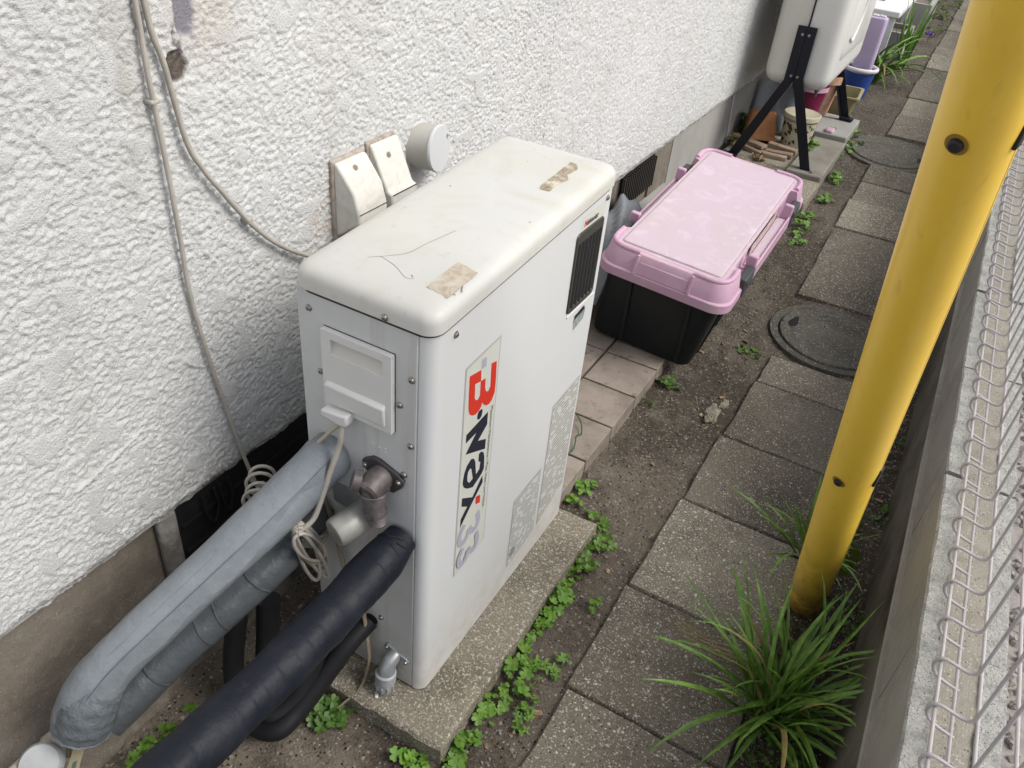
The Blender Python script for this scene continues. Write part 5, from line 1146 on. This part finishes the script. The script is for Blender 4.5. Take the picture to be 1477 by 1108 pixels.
a = q.build('leaves', m_clover_dk, gc, fix=False); c_ = s_.build('stems', m_stem, gc, fix=False); a['kind'] = 'stuff'; c_['kind'] = 'stuff'
q = MB(); s_ = MB()
for k in range(40): weed_into(q, s_, (r_.uniform(.42, .58), r_.uniform(5.6, 8.2)), 7, .05, .12, C*1.1, r_, .03, 'dandelion', 4)
q.build('far_weeds', m_moss, None, fix=False); fw = bpy.data.objects['far_weeds']; tag(fw, 'low scrubby weeds covering the soil far up the path', 'ground cover', kind='stuff')
# moss pad by the pole
ph = np.linspace(0, 2*np.pi, 28); rd = np.linspace(0, 1, 8); PH, RD = np.meshgrid(ph, rd)
Xm = .965 + RD*.03*np.cos(PH)*(1+.2*np.sin(3*PH)); Ym = .80 + RD*.06*np.sin(PH)
mo = gridmesh('moss_pad', np.stack([Xm, Ym, soil_height(Xm, Ym) + .006*(1-RD**2) - .0008 + .002*fbm(Xm*90, Ym*90, 140, 2)], -1), mat('moss_green', (.055, .07, .010), .95, .1, var=((120, (.035, .05, .008), .45, .65),), bump=((400, .8, .004),)))
tag(mo, 'patch of olive moss on the soil beside the yellow guard', 'moss')
q = MB(); r_ = random.Random(5)
for k in range(6): q.add([Vector((.515, 5.62, zg(5.62)+.06)) + Euler((r_.uniform(-.5, .5), r_.uniform(-.5, .5), k)).to_matrix() @ Vector(p) for p in leaflet(.028, 'clover')], [(0, 1, 2, 3, 4), (0, 4, 5, 6, 7)])
fl_ = empty('purple_flower', (.515, 5.62, zg(5.62)), 'tiny purple flower beside the far pavers', 'flower'); q.build('petals', m_purple, fl_, fix=False)
q = MB(); q.tube([(.515, 5.62, zg(5.62)-.01), (.515, 5.62, zg(5.62)+.06)], .002, 5); q.build('stem', m_stem, fl_)

# fallen leaves and twigs
q = MB(); r_ = random.Random(21)
for k in range(26):
    x = r_.choice((r_.uniform(.48, .57), r_.uniform(.4, .58), r_.uniform(.91, 1.0))); y = -.15 + 2.0*r_.random()
    z = float(soil_height(np.array([x]), np.array([y]))[0]) + .004; s = r_.uniform(.004, .010); R = Euler((r_.uniform(-.4, .4), r_.uniform(-.4, .4), r_.uniform(0, 6.3))).to_matrix()
    q.add([Vector((x, y, z)) + R @ Vector((a*s, c*s, d*s)) for a, c, d in [(-.5, -1.1, .15), (.5, -.9, 0), (.6, .3, .2), (0, 1.3, 0), (-.6, .2, .25)]], [(0, 1, 2, 3, 4)])
tag(q.build('leaf_litter', m_dry, None, fix=False), 'scattered small brown fallen leaves on the soil', 'leaf litter', kind='stuff')
q = MB()
for k in range(70):
    x = r_.choice((r_.uniform(.50, .575), r_.uniform(.42, .575), r_.uniform(.92, 1.0))); y = -.25 + 2.2*r_.random(); z = float(soil_height(np.array([x]), np.array([y]))[0]) + .003; a = r_.uniform(0, 6.3); L = r_.uniform(.008, .03)
    q.tube([(x, y, z), (x+L*.5*math.cos(a), y+L*.5*math.sin(a), z+.003), (x+L*math.cos(a+.3), y+L*math.sin(a+.3), z)], .0006, 4)
tag(q.build('twigs', mat('twig', (.20, .105, .06), .8), None, fix=False), 'reddish brown needles and twigs scattered on the soil', 'twigs', kind='stuff')
for k, (x, y, s, nm) in enumerate(((.552, 1.12, .026, 'largest pale stone beside the pavers near the manhole'), (.566, 1.185, .014, 'smaller pale stone next to the largest stone'))):
    bm = bmesh.new(); bmesh.ops.create_icosphere(bm, subdivisions=3, radius=s)
    for v in bm.verts:
        d_ = v.co.normalized(); w_ = 1 + .22*math.sin(d_.x*5+k*2)*math.sin(d_.y*4+1) + .12*math.sin(d_.x*11+d_.z*9+k)*math.sin(d_.y*13)
        v.co = Vector((v.co.x*.75, v.co.y*1.7, v.co.z*.42))*w_ + Vector((x, y, .003))
    me = bpy.data.meshes.new('stone'); bm.to_mesh(me); bm.free(); me.materials.append(m_slab); o = lnk('stone', me); tag(o, nm, 'stone', 'stones beside the path')
b = MB(); b.cbox((.33, -.045, .046), (.006, .010, .005), Matrix.Rotation(.5, 3, 'Z')); tag(b.build('white_pebble', m_white, None, bevel=.0018), 'tiny white pebble on the slab below the heater corner', 'pebble')
for o in bpy.data.objects:
    if '_local' in o: del o['_local']
